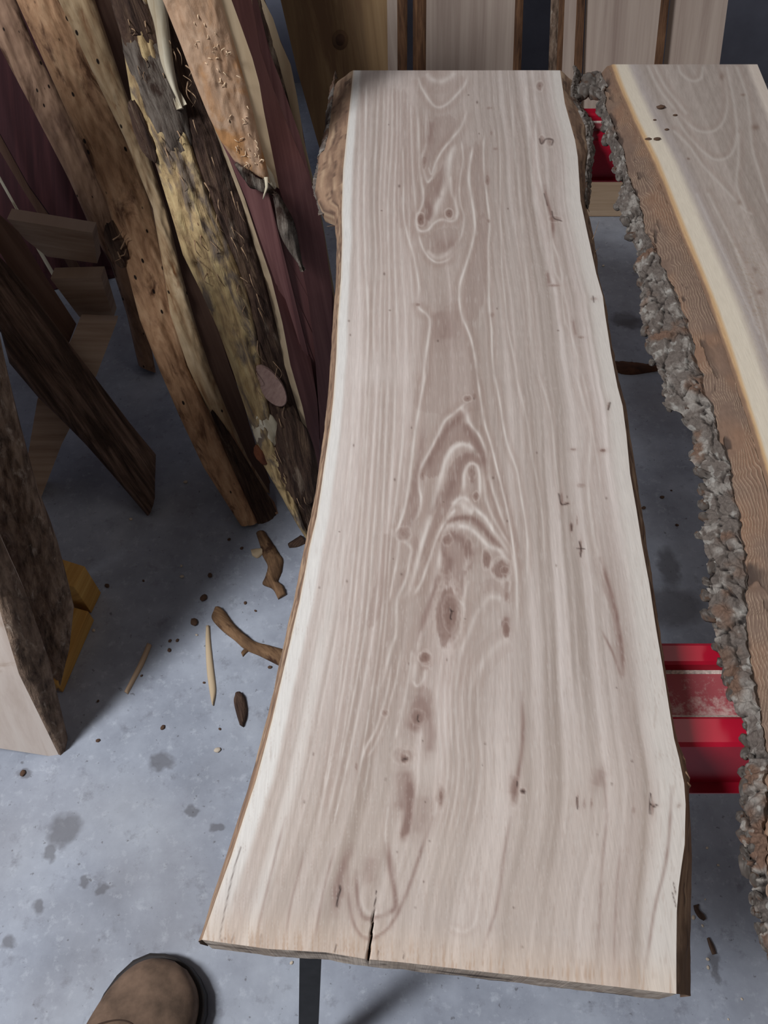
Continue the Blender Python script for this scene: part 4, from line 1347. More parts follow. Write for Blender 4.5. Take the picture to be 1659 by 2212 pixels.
plank('cedar_plank', 'pale debarked cedar plank with dark pits squeezed between two tan planks', 'plank', (580, 1066), (170, 0, 1.50),
      [('live_edge', M_pale, [(126, 0), (165, 81), (210, 177), (270, 300), (330, 450), (354, 590), (368, 680), (405, 790), (450, 890), (520, 1000), (572, 1060)],
        [(205, 0), (235, 90), (268, 190), (318, 320), (362, 460), (392, 590), (420, 690), (452, 790), (488, 880), (536, 990), (584, 1066)], 0, 0, 0.012, 0.011, True),
       ('cut_face', M_mauve, [(205, 0), (235, 90), (268, 190), (318, 320), (362, 460), (392, 590), (420, 690), (452, 790), (488, 880), (536, 990), (584, 1066)],
        [(262, 0), (276, 100), (300, 220), (350, 350), (396, 480), (432, 600), (468, 700), (500, 800), (530, 880), (555, 970), (590, 1060)], 0.002, 0.03, 0, 0.0, True)], 0.045, G, M_mauve, seed=7)
# the gnarled plank
LE = [(250, 0), (265, 100), (285, 220), (335, 350), (375, 480), (395, 550), (432, 625), (470, 710), (502, 800), (532, 890), (548, 940), (566, 1000), (602, 1062), (640, 1130), (662, 1165)]
MID = [(330, 0), (345, 100), (385, 220), (420, 335), (462, 450), (495, 530), (530, 620), (552, 710), (565, 800), (580, 880), (592, 940), (610, 1000), (632, 1062), (655, 1130), (672, 1160)]
CL = [(378, 0), (396, 95), (440, 215), (478, 320), (520, 430), (548, 525), (572, 600), (597, 700), (615, 790), (642, 880), (660, 940), (670, 1000), (676, 1062), (680, 1110), (682, 1150)]
CL2 = [(383, 0), (402, 95), (446, 215), (486, 320), (529, 430), (560, 525), (586, 600), (611, 700), (628, 790), (654, 880), (667, 940), (676, 1000), (681, 1062), (685, 1110), (686, 1150)]
FR = [(386, 0), (405, 95), (450, 215), (492, 320), (552, 430), (612, 525), (638, 600), (660, 700), (678, 790), (692, 880), (696, 940), (698, 1000), (698, 1062), (698, 1110), (696, 1150)]
gn, gF, gnn, gbase = plank('cedar_plank', 'gnarled cedar plank with yellow and grey live edge, sawn limb stub and shaggy bark', 'plank', (672, 1166), (320, 0, 1.42),
      [('live_edge', M_yellow, LE, MID, 0, -0.012, 0.018, 0.024, True), ('bark', M_shag, MID, CL, -0.012, 0.004, 0.008, 0.014, True),
       ('sapwood_edge', M_cream, CL, CL2, 0.004, 0.006, 0, 0, True), ('cut_face', M_maroon, CL2, FR, 0.006, 0.045, 0, 0, True)], 0.045, G, M_maroon, seed=8)


def gpt(p, off=0.0):
    return at_plane(np.array(p, float), gF, gnn) + gnn * off


# grey weathered bark lump at the top of the gnarled plank, white bulge and sawn limb stub
def blob(name, c, rx, ry, rz, mat, parent, base, seed, axis):
    n_, m_ = 22, 30
    th = np.linspace(0, np.pi, n_)[:, None]
    ph = np.linspace(0, 2 * np.pi, m_)[None, :]
    x, y, z = np.sin(th) * np.cos(ph), np.sin(th) * np.sin(ph), np.cos(th) + 0 * ph
    r = 0.75 + 0.5 * fbm(x * 2.2 + 9, y * 2.2 + 9, z * 2.2 + 9, seed, 4)
    ax = axis / np.linalg.norm(axis)
    nn = gnn
    sx = np.cross(ax, nn)
    V = c + (x * r * rx)[..., None] * sx + (z * r * rz)[..., None] * ax + (y * r * ry)[..., None] * nn
    guv = np.stack([x * rx, z * rz, y * ry + seed], -1)
    return grid_obj(name, V, mat, parent, {'guv': guv}, base)


up_ax = gpt((285, 220)) - gpt((335, 350))
M_grbark = wood_mat('weathered_grey_bark', (150, 140, 128), (112, 100, 90), (62, 52, 46), 120, 16, 0.9, (66, 50, 42), (50, 14), 0.0, 1.0, 0.008)
blob('weathered_bark', gpt((345, 190), 0.012), 0.036, 0.020, 0.11, M_grbark, gn, gbase, 31, up_ax)
blob('weathered_bark', gpt((300, 50), 0.010), 0.034, 0.018, 0.085, M_shag, gn, gbase, 33, up_ax)
blob('bark_scar', gpt((310, 285), 0.016), 0.014, 0.008, 0.05, M_shag, gn, gbase, 35, gpt((290, 230)) - gpt((335, 345)))
blob('pale_bulge', gpt((575, 925), 0.012), 0.028, 0.016, 0.04, M_white, gn, gbase, 37, up_ax)
blob('limb_collar', gpt((634, 985), 0.010), 0.046, 0.026, 0.12, M_shag, gn, gbase, 39, gpt((610, 900)) - gpt((650, 1080)))
# sawn stub disc facing the viewer
c0 = gpt((582, 828), 0.02)
e1 = gpt((616, 842), 0.02) - c0
e2 = gpt((570, 785), 0.02) - c0
nm = np.cross(e1, e2)
nm /= np.linalg.norm(nm)
if nm @ (CAM - c0) < 0:
    nm = -nm
k = 28
ang = np.linspace(0, 2 * np.pi, k, endpoint=False)
rim = c0 + np.cos(ang)[:, None] * e1 + np.sin(ang)[:, None] * e2
V = np.vstack([rim * 0.93 + c0 * 0.07 + nm * 0.006, rim, rim - nm * 0.05])
order = list(range(k))
F = [tuple(order)] + [(i + k, (i + 1) % k + k, (i + 1) % k, i) for i in range(k)] + [(i + 2 * k, (i + 1) % k + 2 * k, (i + 1) % k + k, i + k) for i in range(k)]
M_stub = wood_mat('sawn_limb_end', (176, 146, 134), (160, 130, 120), (138, 108, 100), 90, 60, 0.75, None, bump=0.15)
guv = np.stack([(V - c0) @ e1 / np.linalg.norm(e1), (V - c0) @ e2 / np.linalg.norm(e2), 0 * V[:, 0]], -1)
o = mesh_obj('limb_stub', V, F, M_stub, gn, {'guv': guv}, False, gbase)
o['label'] = 'round sawn limb stub'
# reddish hollow knot near the foot
c0 = gpt((570, 975), 0.02)
blob('knot_hollow', gpt((563, 978), 0.014), 0.012, 0.008, 0.024, wood_mat('red_knot', (132, 80, 52), (112, 64, 42), (84, 46, 32), 60, 30), gn, gbase, 43, gpt((545, 940)) - gpt((585, 1010)))
# loose bark fibres
fib_m = plain('dry_bark_fibre', (150, 122, 96), 0.9, var=0.3, scale=90)
for i in range(60):
    t_ = random.random()
    j = min(int(t_ * (len(LE) - 3)), len(LE) - 4)
    f = t_ * (len(LE) - 3) - j
    a_ = np.array(LE[j]) * (1 - f) + np.array(LE[j + 1]) * f
    b_ = np.array(CL[j]) * (1 - f) + np.array(CL[j + 1]) * f
    p0 = a_ + (b_ - a_) * random.uniform(0.15, 0.95)
    dv = np.array(LE[j + 2]) - np.array(LE[j])
    dv = dv / np.linalg.norm(dv)
    ln = random.uniform(18, 55)
    sd_ = random.uniform(-14, 14)
    pts = [gpt(p0, 0.02), gpt(p0 + dv * ln * .5 + np.array([sd_, 0]), 0.028 + random.uniform(0, .01)), gpt(p0 + dv * ln, 0.022)]
    curve_tube('bark_fibre', spline(pts, 4), random.uniform(.0008, .0018), fib_m, gn, gbase, True, 4)

gs = np.array([(318, 0), (335, 60), (347, 130), (365, 180), (390, 231)], float)
ge = np.array([(358, 0), (366, 60), (374, 130), (383, 180), (397, 236)], float)
gs, ge = np.vstack([[(305, -90)], gs]), np.vstack([[(350, -90)], ge])
A_, B_ = gpt(spline(gs, 6), 0.034), gpt(spline(ge, 6), 0.030)
w_ = np.linspace(0, 1, 8)[None, :, None]
V = A_[:, None] * (1 - w_) + B_[:, None] * w_ + gnn * 0.006 * np.sin(np.pi * w_)
sv = grid_obj('sapwood_sliver', V, M_white, gn, {'guv': np.stack([V[..., 0], V[..., 2], 0 * V[..., 0]], -1)}, gbase)
sv.modifiers.new('solid', 'SOLIDIFY').thickness = 0.012
sv['label'] = 'whitish torn sapwood sliver'

# the wide honey plank: live edge tip, cream edge, maroon face running down behind
HL = [(352, 0), (368, 40), (390, 95), (418, 170), (450, 248), (475, 300), (505, 345), (548, 372), (572, 384)]
HR = [(478, 0), (496, 60), (513, 120), (530, 180), (546, 240), (558, 290), (568, 330), (577, 362), (584, 392)]
HR2 = [(500, 0), (522, 60), (545, 125), (560, 180), (570, 240), (580, 290), (588, 330), (595, 365), (603, 408)]
hn, hF, hnn, hbase = plank('cedar_plank', 'wide honey coloured cedar plank with pitted live edge ending in a torn tip', 'plank', (700, 1040), (470, 0, 1.27),
      [('live_edge', M_honey, HL, HR, -0.004, -0.004, 0.014, 0.008, True), ('sapwood_edge', M_cream, HR, HR2, -0.004, 0.0, 0, 0, True),
       ('cut_face', M_maroon, HR2 + [(640, 520), (665, 640), (680, 760), (690, 900), (694, 1036)],
        [(545, 0), (556, 60), (566, 120), (585, 180), (606, 240), (628, 290), (645, 330), (660, 365), (676, 408), (705, 520), (722, 640), (722, 760), (718, 900), (712, 1036)], 0.002, 0.03, 0, 0, True)], 0.03, G, M_maroon, seed=10)


def hpt(p, off=0.0):
    return at_plane(np.array(p, float), hF, hnn) + hnn * off


# hanging torn bark and splinter at the tip
def flake(name, pl, pr, mat, parent, base, fn, off, rough, seed):
    pl, pr = np.array(pl, float), np.array(pr, float)
    A, B = fn(spline(pl, 6), off), fn(spline(pr, 6), off)
    w = np.linspace(0, 1, 12)[None, :, None]
    V = A[:, None] * (1 - w) + B[:, None] * w
    x, y = V[..., 0] * 90, V[..., 2] * 60
    V = V + hnn * ((fbm(x, y, 0, seed, 4) - 0.5) * rough + 0.010 * np.sin(np.pi * w[..., 0]))[..., None]
    guv = np.stack([V[..., 0], V[..., 2], 0 * x + seed], -1)
    o = grid_obj(name, V, mat, parent, {'guv': guv}, base)
    m = o.modifiers.new('solid', 'SOLIDIFY')
    m.thickness = 0.006
    m.offset = -1
    return o


flake('torn_bark', [(505, 348), (540, 400), (580, 405), (592, 440), (600, 490), (622, 535), (650, 572)], [(572, 384), (590, 400), (604, 418), (620, 445), (636, 480), (646, 530), (653, 573)], M_grbark, hn, hbase, hpt, 0.012, 0.02, 3)
curve_tube('splinter', [hpt((572, 372), .02), hpt((573, 390), .026), hpt((568, 405), .028), hpt((565, 415), .028)], 0.004, M_white, hn, hbase)
blob('torn_tip', hpt((574, 372), .004), 0.010, .006, .03, M_white, hn, hbase, 47, hpt((560, 345)) - hpt((590, 395)))

# raised pale fibres curled on the pitted live edge
fib2 = plain('pale_fibre', (214, 186, 154), 0.8, var=0.15, scale=90)
for i in range(46):
    t_ = random.uniform(0.02, 0.8) * (len(HL) - 1)
    j = int(t_)
    f = t_ - j
    a_ = np.array(HL[j]) * (1 - f) + np.array(HL[j + 1]) * f
    b_ = np.array(HR[j]) * (1 - f) + np.array(HR[j + 1]) * f
    p0 = a_ + (b_ - a_) * random.uniform(0.3, 0.92)
    an = random.uniform(0.2, 2.4)
    ln = random.uniform(6, 16)
    cv = random.uniform(-6, 6)
    d1 = np.array([math.cos(an), math.sin(an)])
    curve_tube('fibre', spline([hpt(p0, .017), hpt(p0 + d1 * ln * .5 + np.array([-d1[1], d1[0]]) * cv, .0195), hpt(p0 + d1 * ln, .017)], 4), random.uniform(.0008, .0014), fib2, hn, hbase, True, 4)

# two cream edged planks behind it
plank('cedar_plank', 'narrow cream edged cedar plank with a dark bark hollow beside the honey plank', 'plank', (700, 962), (545, 0, 1.62),
      [('bark_hollow', M_shag, [(494, -5), (506, 40), (520, 80), (537, 126), (546, 140)], [(520, -5), (530, 40), (540, 80), (549, 118), (552, 140)], 0.02, 0.016, 0, 0.012, True),
       ('sapwood_edge', M_cream, [(516, 0), (531, 50), (545, 105), (556, 160), (566, 220)], [(544, 0), (550, 50), (556, 105), (562, 160), (568, 220)], 0.0, 0.0, 0.003, 0, True),
       ('cut_face', M_maroon, [(544, 0), (550, 50), (556, 105), (566, 170), (590, 300), (640, 480), (690, 700), (700, 955)], [(556, 0), (568, 50), (580, 105), (605, 170), (650, 300), (695, 480), (730, 700), (730, 955)], 0.002, 0.02, 0, 0, True)], 0.03, G, M_maroon, seed=11)
plank('cedar_plank', 'cream edged cedar plank nearest the upright olive board', 'plank', (712, 900), (585, 0, 1.76),
      [('bark', M_shag, [(548, 0), (558, 40), (572, 90), (588, 150), (604, 210), (622, 270), (640, 310), (660, 350)], [(566, 0), (574, 40), (590, 90), (606, 150), (622, 210), (636, 270), (648, 310), (664, 350)], 0.01, 0.0, 0.004, 0.012, True),
       ('sapwood_edge', M_cream, [(562, 0), (570, 40), (586, 90), (606, 150), (622, 210), (634, 260), (646, 300), (662, 350), (690, 480), (706, 640), (700, 800), (700, 890)],
        [(570, 0), (590, 40), (606, 90), (628, 140), (642, 210), (650, 260), (656, 300), (668, 350), (697, 480), (724, 640), (722, 800), (716, 890)], 0, 0, 0.002, 0.002, True)], 0.03, G, M_maroon, seed=12)
# dark plank filling the corner behind
plank('cedar_plank', 'dark maroon cedar plank in the gap behind the gnarled plank', 'plank', (640, 832), (400, 0, 1.98),
      [('cut_face', M_darkface, [(110, 0), (220, 200), (310, 400), (395, 580), (462, 750), (490, 825)], [(560, 0), (600, 200), (650, 400), (690, 580), (712, 750), (706, 825)], 0, 0, 0, 0, True)], 0.04, G, seed=13)

# ------------------------------------------------------------------ front left bark slabs
plank('bark_slab', 'dark furrowed bark slab leaning left, its foot on the bare floor', 'bark slab', (326, 1108), (-40, 600, 1.30),
      [('furrowed_bark', M_furrow, [(-70, 640), (0, 711), (20, 784), (84, 860), (132, 906), (190, 965), (255, 1040), (318, 1114)],
        [(-70, 490), (0, 555), (60, 620), (149, 741), (213, 825), (286, 921), (337, 982), (334, 1070)], 0, 0.0, 0.022, 0.020, True)], 0.05, None, seed=14, ext=-250)
plank('bark_slab', 'rough grey brown bark slab behind the pale faced slab at the left edge', 'bark slab', (128, 1492), (0, 760, 0.86),
      [('bark', M_gbark, [(-150, 700), (-110, 800), (-90, 930), (-70, 1000), (-40, 1090), (0, 1200), (40, 1320), (80, 1400), (118, 1488)],
        [(-12, 660), (14, 800), (45, 930), (60, 985), (85, 1080), (127, 1187), (160, 1310), (150, 1400), (128, 1484)], 0.02, 0.0, 0.02, 0.016, True)], 0.05, None, seed=15, ext=-240)
plank('bark_slab', 'pale sawn face slab with bark edge standing at the lower left', 'bark slab', (110, 1640), (-60, 1180, 0.63),
      [('sawn_face', M_palecut, [(-860, 960), (-720, 1195), (-600, 1400), (-500, 1555), (-400, 1700)], [(-130, 960), (-45, 1180), (0, 1320), (41, 1456), (130, 1637)], 0.16, 0.0, 0, 0, True),
       ('bark_edge', M_gbark, [(-130, 960), (-45, 1180), (0, 1320), (41, 1456), (130, 1637)], [(-80, 960), (10, 1180), (64, 1300), (112, 1440), (152, 1606)], 0.0, 0.02, 0.012, 0.010, True)], 0.05, None, M_palecut, seed=16, ext=-180)

# added slab out of view, blocks the lamp to shade the left floor
V = np.array([(-.85, .72, .001), (-1.45, .76, .001), (-1.50, .98, 1.6), (-.87, .94, 1.6), (-.85, .77, .001), (-1.45, .81, .001), (-1.50, 1.03, 1.6), (-.87, .99, 1.6)])
F = [(0, 3, 2, 1), (4, 5, 6, 7), (0, 1, 5, 4), (3, 7, 6, 2), (0, 4, 7, 3), (1, 2, 6, 5)]
o = mesh_obj('bark_slab', V, F, M_gbark, None, {'guv': np.stack([V[:, 0], V[:, 2], V[:, 1]], -1)}, False, np.array([-1.15, .76, 0]))
tag(bevel(o, .012, 3), 'added unseen wide brown slab past the left edge that shades the floor', 'bark slab')
# dark torn knot on the tan plank
def p2pt(p, off):
    return at_plane(np.array(p, float), p2F, p2n) + p2n * off


blob('torn_knot', p2pt((252, 528), 0.004), 0.020, 0.012, 0.045, M_shag, p2t, p2b, 61, p2pt((235, 480), 0) - p2pt((268, 570), 0))
for q in (((262, 540), (272, 520), (280, 516)), ((255, 545), (262, 560), (250, 566)), ((245, 520), (258, 512), (266, 500)), ((258, 556), (270, 552), (274, 540))):
    curve_tube('bark_fibre', [p2pt(v, .018 + .004 * i) for i, v in enumerate(q)], .002, fib_m, p2t, p2b, True, 5)
# hair thin fibres sticking out of the slab edge
for q in (((1272, 532), (1284, 508), (1294, 478)), ((1276, 560), (1286, 544), (1295, 534)), ((722, 488), (714, 488), (706, 489))):
    curve_tube('edge_fibre', [at_z(np.array(v, float), .765 + .003 * i) for i, v in enumerate(q)], .0007, fib_m, slab, base, True, 4)

# pine offcuts on the floor by the bark slabs
def floor_prism(name, pts, h, label, cat, mat, top_mat=None):
    P = at_z(np.array(pts, float), 0.0)
    k = len(P)
    b0 = P.mean(0)
    V = np.vstack([P + [0, 0, .001], P + [0, 0, h]])
    ar = sum(P[i][0] * P[(i + 1) % k][1] - P[(i + 1) % k][0] * P[i][1] for i in range(k))
    f = list(range(k)) if ar > 0 else list(range(k))[::-1]
    F = [tuple(f[::-1]), tuple(i + k for i in f)] + [(f[i], f[(i + 1) % k], f[(i + 1) % k] + k, f[i] + k) for i in range(k)]
    ax = P[1] - P[0]
    ax /= np.linalg.norm(ax)
    bx = np.cross([0, 0, 1], ax)
    guv = np.stack([(V - b0) @ bx + V[:, 2], (V - b0) @ ax, V[:, 2]], -1)
    o = mesh_obj(name, V, F, mat, None, {'guv': guv}, False, b0)
    bevel(o, 0.0015, 2)
    return tag(o, label, cat)


floor_prism('pine_offcut', [(137, 1496), (204, 1340), (150, 1325), (80, 1480)], 0.042, 'long yellow pine offcut at the foot of the rough bark slab', 'wood offcut', M_yel2)
floor_prism('pine_offcut', [(198, 1325), (219, 1281), (160, 1262), (120, 1300)], 0.115, 'short upright yellow pine block next to the long offcut', 'wood block', M_yel2)
P_ = at_y(np.array([[1180., 470.], [1420., 470.]]), 2.3)
P_ = at_z(np.array([[1180., 469.], [1420., 469.]]), 0.0)
V, F = box_pts(P_[0, 0], P_[1, 0], P_[0, 1], P_[0, 1] + 0.08, 0.001, 0.16)
V = np.array(V)
guv = np.stack([V[:, 2] + V[:, 1], V[:, 0], 0 * V[:, 0]], -1)
o = mesh_obj('timber_block', V, F, M_sawn, None, {'guv': guv}, False, V.mean(0) * [1, 1, 0])
tag(bevel(o, .003), 'sawn timber beam on the floor seen between the slabs below the far sawhorse', 'timber')

# ------------------------------------------------------------------ boards leaning at the back
GB = 'upright boards leaning on the back wall'


def board(label, strips, seed, y0=2.2, y1=2.54):
    cx0 = (strips[0][2][0] + strips[-1][3][0]) / 2
    cx1 = (strips[0][2][1] + strips[-1][3][1]) / 2
    S = []
    for pn, mat, l, r, bulge, rough in strips:
        f = lambda e: [(e[0], 0), (e[0] + (e[1] - e[0]) * .31, 150), (e[1], 425)]
        S.append((pn, mat, f(l), f(r), 0, 0, bulge, rough, True))
    return plank('leaning_board', label, 'board', (cx1, 425), (cx0, 0, y1), S, 0.04, GB, M_board, seed=seed, ext=640)


bd, bF, bn, bb = board('olive tan upright board with one dark knot', [('face', M_olive, (606, 720), (836, 842), 0, 0), ('sapwood_edge', M_board2, (836, 842), (858, 860), 0, 0), ('bark_edge', M_bedge, (858, 860), (880, 878), .006, .006)], 21, y1=2.52)
# its knot: a shallow round boss
kc = at_plane(np.array([735., 86.]), bF, bn) + bn * 0.0005
ka, kb2 = at_plane(np.array([752., 86.]), bF, bn) - at_plane(np.array([735., 86.]), bF, bn), at_plane(np.array([735., 64.]), bF, bn) - at_plane(np.array([735., 86.]), bF, bn)
for rr, off, mm in ((1.0, .0006, M_bedge), (0.6, .0012, M_shag)):
    rim = kc + bn * off + rr * (np.cos(ang)[:, None] * ka * 1.0 + np.sin(ang)[:, None] * kb2)
    V = np.vstack([rim, rim - bn * 0.003])
    F = [tuple(range(k))] + [(i + k, (i + 1) % k + k, (i + 1) % k, i) for i in range(k)]
    d_ = (V - kc)
    guv = np.stack([np.linalg.norm(d_, axis=1), 0 * V[:, 0], 0 * V[:, 0]], -1)
    mesh_obj('knot', V, F, wood_mat('board_knot', (136, 104, 74), (120, 90, 64), (96, 68, 48), 90, 20) if rr > .9 else wood_mat('board_knot_heart', (104, 76, 58), (88, 62, 46), (64, 44, 34), 120, 40), bd, {'guv': guv}, True, bb)
board('pale upright board with faint grey figure beside the olive board', [('bark_edge', M_bedge, (892, 892), (921, 918), .004, .004), ('face', M_board2, (921, 918), (1113, 1096), 0, 0), ('bark_edge', M_bedge, (1113, 1096), (1131, 1114), .006, .006)], 22)
board('narrow upright board with bark and pale edge left of the far bark edge', [('bark', M_gbark, (1190, 1172), (1208, 1188), .008, .012), ('bark_edge', M_bedge, (1208, 1188), (1220, 1200), .002, .004), ('face', M_board2, (1220, 1200), (1246, 1224), 0, 0), ('bark_edge', M_bedge, (1246, 1224), (1264, 1242), .004, .004)], 23, 2.2, 2.58)
board('wide pale upright board second from the right end', [('face', M_board2, (1266, 1244), (1428, 1376), 0, 0), ('bark_edge', M_bedge, (1428, 1376), (1446, 1394), .004, .004)], 24, 2.2, 2.56)
board('upright board at the right end of the back row', [('face', M_board2, (1448, 1396), (1573, 1508), 0, 0)], 25, 2.2, 2.55)

# ------------------------------------------------------------------ boot
leather = plain('brown_suede', (112, 91, 76), 0.85, var=0.22, scale=24, spec=0.2, bump=0.2)
sole_m = plain('dark_rubber', (42, 36, 34), 0.7, var=0.2)
lace_m = plain('dark_lace', (40, 34, 30), 0.8)
toe = at_z(np.array([392., 2086.]), 0.03)
bdir = np.array([-0.50, -0.866])
bside = np.array([bdir[1], -bdir[0]])  # left of walking direction pointing to -x side
boot = thing('work_boot', 'brown suede work boot with dark sole at the bottom left', 'boot', (toe[0] + bdir[0] * .14, toe[1] + bdir[1] * .14, 0))
bb0 = np.array([toe[0] + bdir[0] * .14, toe[1] + bdir[1] * .14, 0])
# stations: distance from toe, half width, top height, sideways shift
ST = [(0.000, 0.010, 0.050, 0.0), (0.006, 0.028, 0.060, 0.0), (0.018, 0.046, 0.070, 0.0), (0.04, 0.060, 0.080, 0.0), (0.07, 0.067, 0.088, 0.0), (0.10, 0.068, 0.098, 0.0), (0.135, 0.063, 0.118, 0.0),
      (0.165, 0.056, 0.138, 0.0), (0.19, 0.052, 0.150, 0.0), (0.24, 0.049, 0.155, 0), (0.28, 0.046, 0.155, 0), (0.305, 0.036, 0.15, 0), (0.318, 0.012, 0.14, 0)]


def loft(name, z0, fac, top, mat, parent, m=28, zfix=None):
    V = []
    for dd, hw, zt, sh in ST:
        hw = hw * 1.14
        c = np.array([toe[0] + bdir[0] * (dd - (fac - 1) * .05), toe[1] + bdir[1] * (dd - (fac - 1) * .05)])
        for i in range(m):
            a = math.pi * i / (m - 1)
            x = -math.cos(a) * hw * fac
            if zfix:
                z = zfix if 0 < i < m - 1 else z0
            else:
                z = z0 + (zt - z0) * math.sin(a) ** 0.55
            V.append((c[0] + bside[0] * x, c[1] + bside[1] * x, z))
    V = np.array(V).reshape(len(ST), m, 3)
    return grid_obj(name, V, mat, parent, None, bb0)


upper = loft('upper', 0.026, 1.0, None, leather, boot)
sub = upper.modifiers.new('sub', 'SUBSURF')
sub.levels = 1
sub.render_levels = 2
so = []
m = 40
outl = [(dd, hw) for dd, hw, zt, sh in ST]
L1 = [(dd - .006, hw * 1.25) for dd, hw in outl]
pts = [np.array([toe[0], toe[1]]) + bdir * dd + bside * hw for dd, hw in L1] + [np.array([toe[0], toe[1]]) + bdir * dd - bside * hw for dd, hw in L1[::-1]]
k2 = len(pts)
V = [(p[0], p[1], 0.001) for p in pts] + [(p[0], p[1], 0.032) for p in pts]
F = [tuple(range(k2)), tuple(range(2 * k2 - 1, k2 - 1, -1))] + [(i, i + k2, (i + 1) % k2 + k2, (i + 1) % k2) for i in range(k2)]
bevel(mesh_obj('sole', V, F, sole_m, boot, None, False, bb0), .004, 2)
# shaft above the ankle, tongue, toe seam, laces
cs = np.array([toe[0], toe[1]]) + bdir * 0.245
V = []
for z, r1, r2 in ((0.13, .056, .045), (0.17, .054, .044), (0.21, .054, .045), (0.24, .056, .047), (0.24, .050, .041), (0.15, .048, .04)):
    for i in range(24):
        a = 2 * math.pi * i / 23
        p = cs + bdir * math.cos(a) * r1 + bside * math.sin(a) * r2
        V.append((p[0], p[1], z))
grid_obj('shaft', np.array(V).reshape(6, 24, 3), leather, boot, None, bb0)


def boot_surf(dd, f):
    """point on the upper: f from -1 to 1 across"""
    D = np.array([s[0] for s in ST])
    hw = np.interp(dd, D, [s[1] for s in ST])
    zt = np.interp(dd, D, [s[2] for s in ST])
    a = math.acos(-max(-1, min(1, f)))
    z = 0.026 + (zt - 0.026) * math.sin(a) ** 0.55
    p = np.array([toe[0], toe[1]]) + bdir * dd + bside * f * hw * 1.14
    return np.array([p[0], p[1], z + 0.0006])


seam_m = plain('dark_seam', (66, 48, 38), 0.85)
curve_tube('toe_seam', [boot_surf(0.13 - 0.035 * math.cos(f * 2.2), f) for f in np.linspace(-.9, .9, 26)], .0014, seam_m, boot, bb0, False)
for dd in (0.150, 0.172, 0.194):
    curve_tube('lace', [boot_surf(dd + .004 * math.sin(f * 9), f) + [0, 0, .004] for f in np.linspace(-.45, .45, 12)], .003, lace_m, boot, bb0, False)
V = np.array([[boot_surf(dd, f) + [0, 0, .002] for f in np.linspace(-.4, .4, 10)] for dd in np.linspace(.142, .2, 8)])
grid_obj('tongue', V, lace_m, boot, None, bb0)

# ------------------------------------------------------------------ scraps on the floor
def scrap(name, pl, pr, label, cat, mat, h=0.006, rough=0.004, seed=0, group=None):
    """irregular flat scrap: top surface between two traced rails with real thickness"""
    A, B = at_z(spline(pl, 6), h), at_z(spline(pr, 6), h)
    w = np.linspace(0, 1, 9)[None, :, None]
    V = A[:, None] * (1 - w) + B[:, None] * w
    V[..., 2] = 0.001 + (h - .001) * np.sqrt(np.clip(1 - (2 * w[..., 0] - 1) ** 2, 0, 1)) + rough * np.clip(fbm(V[..., 0] * 140, V[..., 1] * 140, 0, seed, 3) - .4, 0, 1)
    Vb = V.copy()
    Vb[..., 2] = 0.0005
    b0 = V.reshape(-1, 3).mean(0) * [1, 1, 0]
    M_, N_ = V.shape[:2]
    f1 = grid_faces(M_, N_)
    f2 = f1[:, ::-1] + M_ * N_
    loop = [i * N_ for i in range(M_)] + [(M_ - 1) * N_ + j for j in range(1, N_)] + [i * N_ + N_ - 1 for i in range(M_ - 2, -1, -1)] + [j for j in range(N_ - 2, 0, -1)]
    f3 = np.array([(loop[(i + 1) % len(loop)], loop[i], loop[i] + M_ * N_, loop[(i + 1) % len(loop)] + M_ * N_) for i in range(len(loop))])
    AV = np.vstack([V.reshape(-1, 3), Vb.reshape(-1, 3)])
    ax = A[-1] - A[0]
    ax /= np.linalg.norm(ax)
    bx = np.cross([0, 0, 1], ax)
    guv = np.stack([(AV - b0) @ bx, (AV - b0) @ ax, 0 * AV[:, 0] + seed], -1)
    o = mesh_obj(name, AV, np.vstack([f1, f2, f3]), mat, None, {'guv': guv}, True, b0)
    return tag(o, label, cat, group)


M_scrapbark = wood_mat('brown_bark_scrap', (156, 122, 90), (124, 94, 68), (80, 58, 42), 60, 14, 0.85, (74, 50, 36), (30, 12), 0.0, 0.8, 0.004)
scrap('wood_stick', [(316, 1388), (300, 1425), (283, 1460), (267, 1492)], [(326, 1391), (310, 1430), (291, 1466), (274, 1497)], 'short tan wood stick lying on the floor left of the pale sliver', 'stick', M_sawn, .008, .001, 1)
scrap('wood_sliver', [(444, 1351), (443, 1390), (446, 1450), (453, 1500), (457, 1520)], [(452, 1350), (455, 1390), (462, 1450), (466, 1490), (460, 1523)], 'long pale wood sliver lying on the floor', 'wood sliver', M_cream, .006, .001, 2)
scrap('bark_chip', [(506, 1496), (503, 1510), (508, 1535), (516, 1562)], [(520, 1492), (530, 1508), (533, 1540), (524, 1567)], 'dark oblong bark chip on the floor below the pale sliver', 'bark chip', M_shag, .012, .004, 3)
scrap('bark_strip', [(462, 1309), (455, 1330), (478, 1357), (505, 1378), (528, 1398), (560, 1412), (600, 1432), (640, 1450)], [(478, 1310), (492, 1325), (505, 1343), (530, 1366), (553, 1382), (585, 1390), (615, 1398), (650, 1410)],
      'curved brown bark strip on the floor reaching under the slab', 'bark strip', M_scrapbark, .014, .006, 4)
scrap('bark_strip', [(552, 1147), (560, 1172), (566, 1195), (577, 1218), (572, 1240), (566, 1257), (588, 1268), (600, 1290)], [(572, 1145), (588, 1168), (602, 1190), (611, 1205), (606, 1235), (600, 1250), (612, 1262), (617, 1280)],
      'ragged brown bark strip on the floor below the plank feet', 'bark strip', M_scrapbark, .012, .008, 5)
scrap('bark_chip', [(621, 1172), (630, 1164), (648, 1152)], [(624, 1178), (642, 1176), (660, 1168)], 'small dark bark chip tucked by the gnarled plank foot', 'bark chip', M_shag, .012, .004, 6)
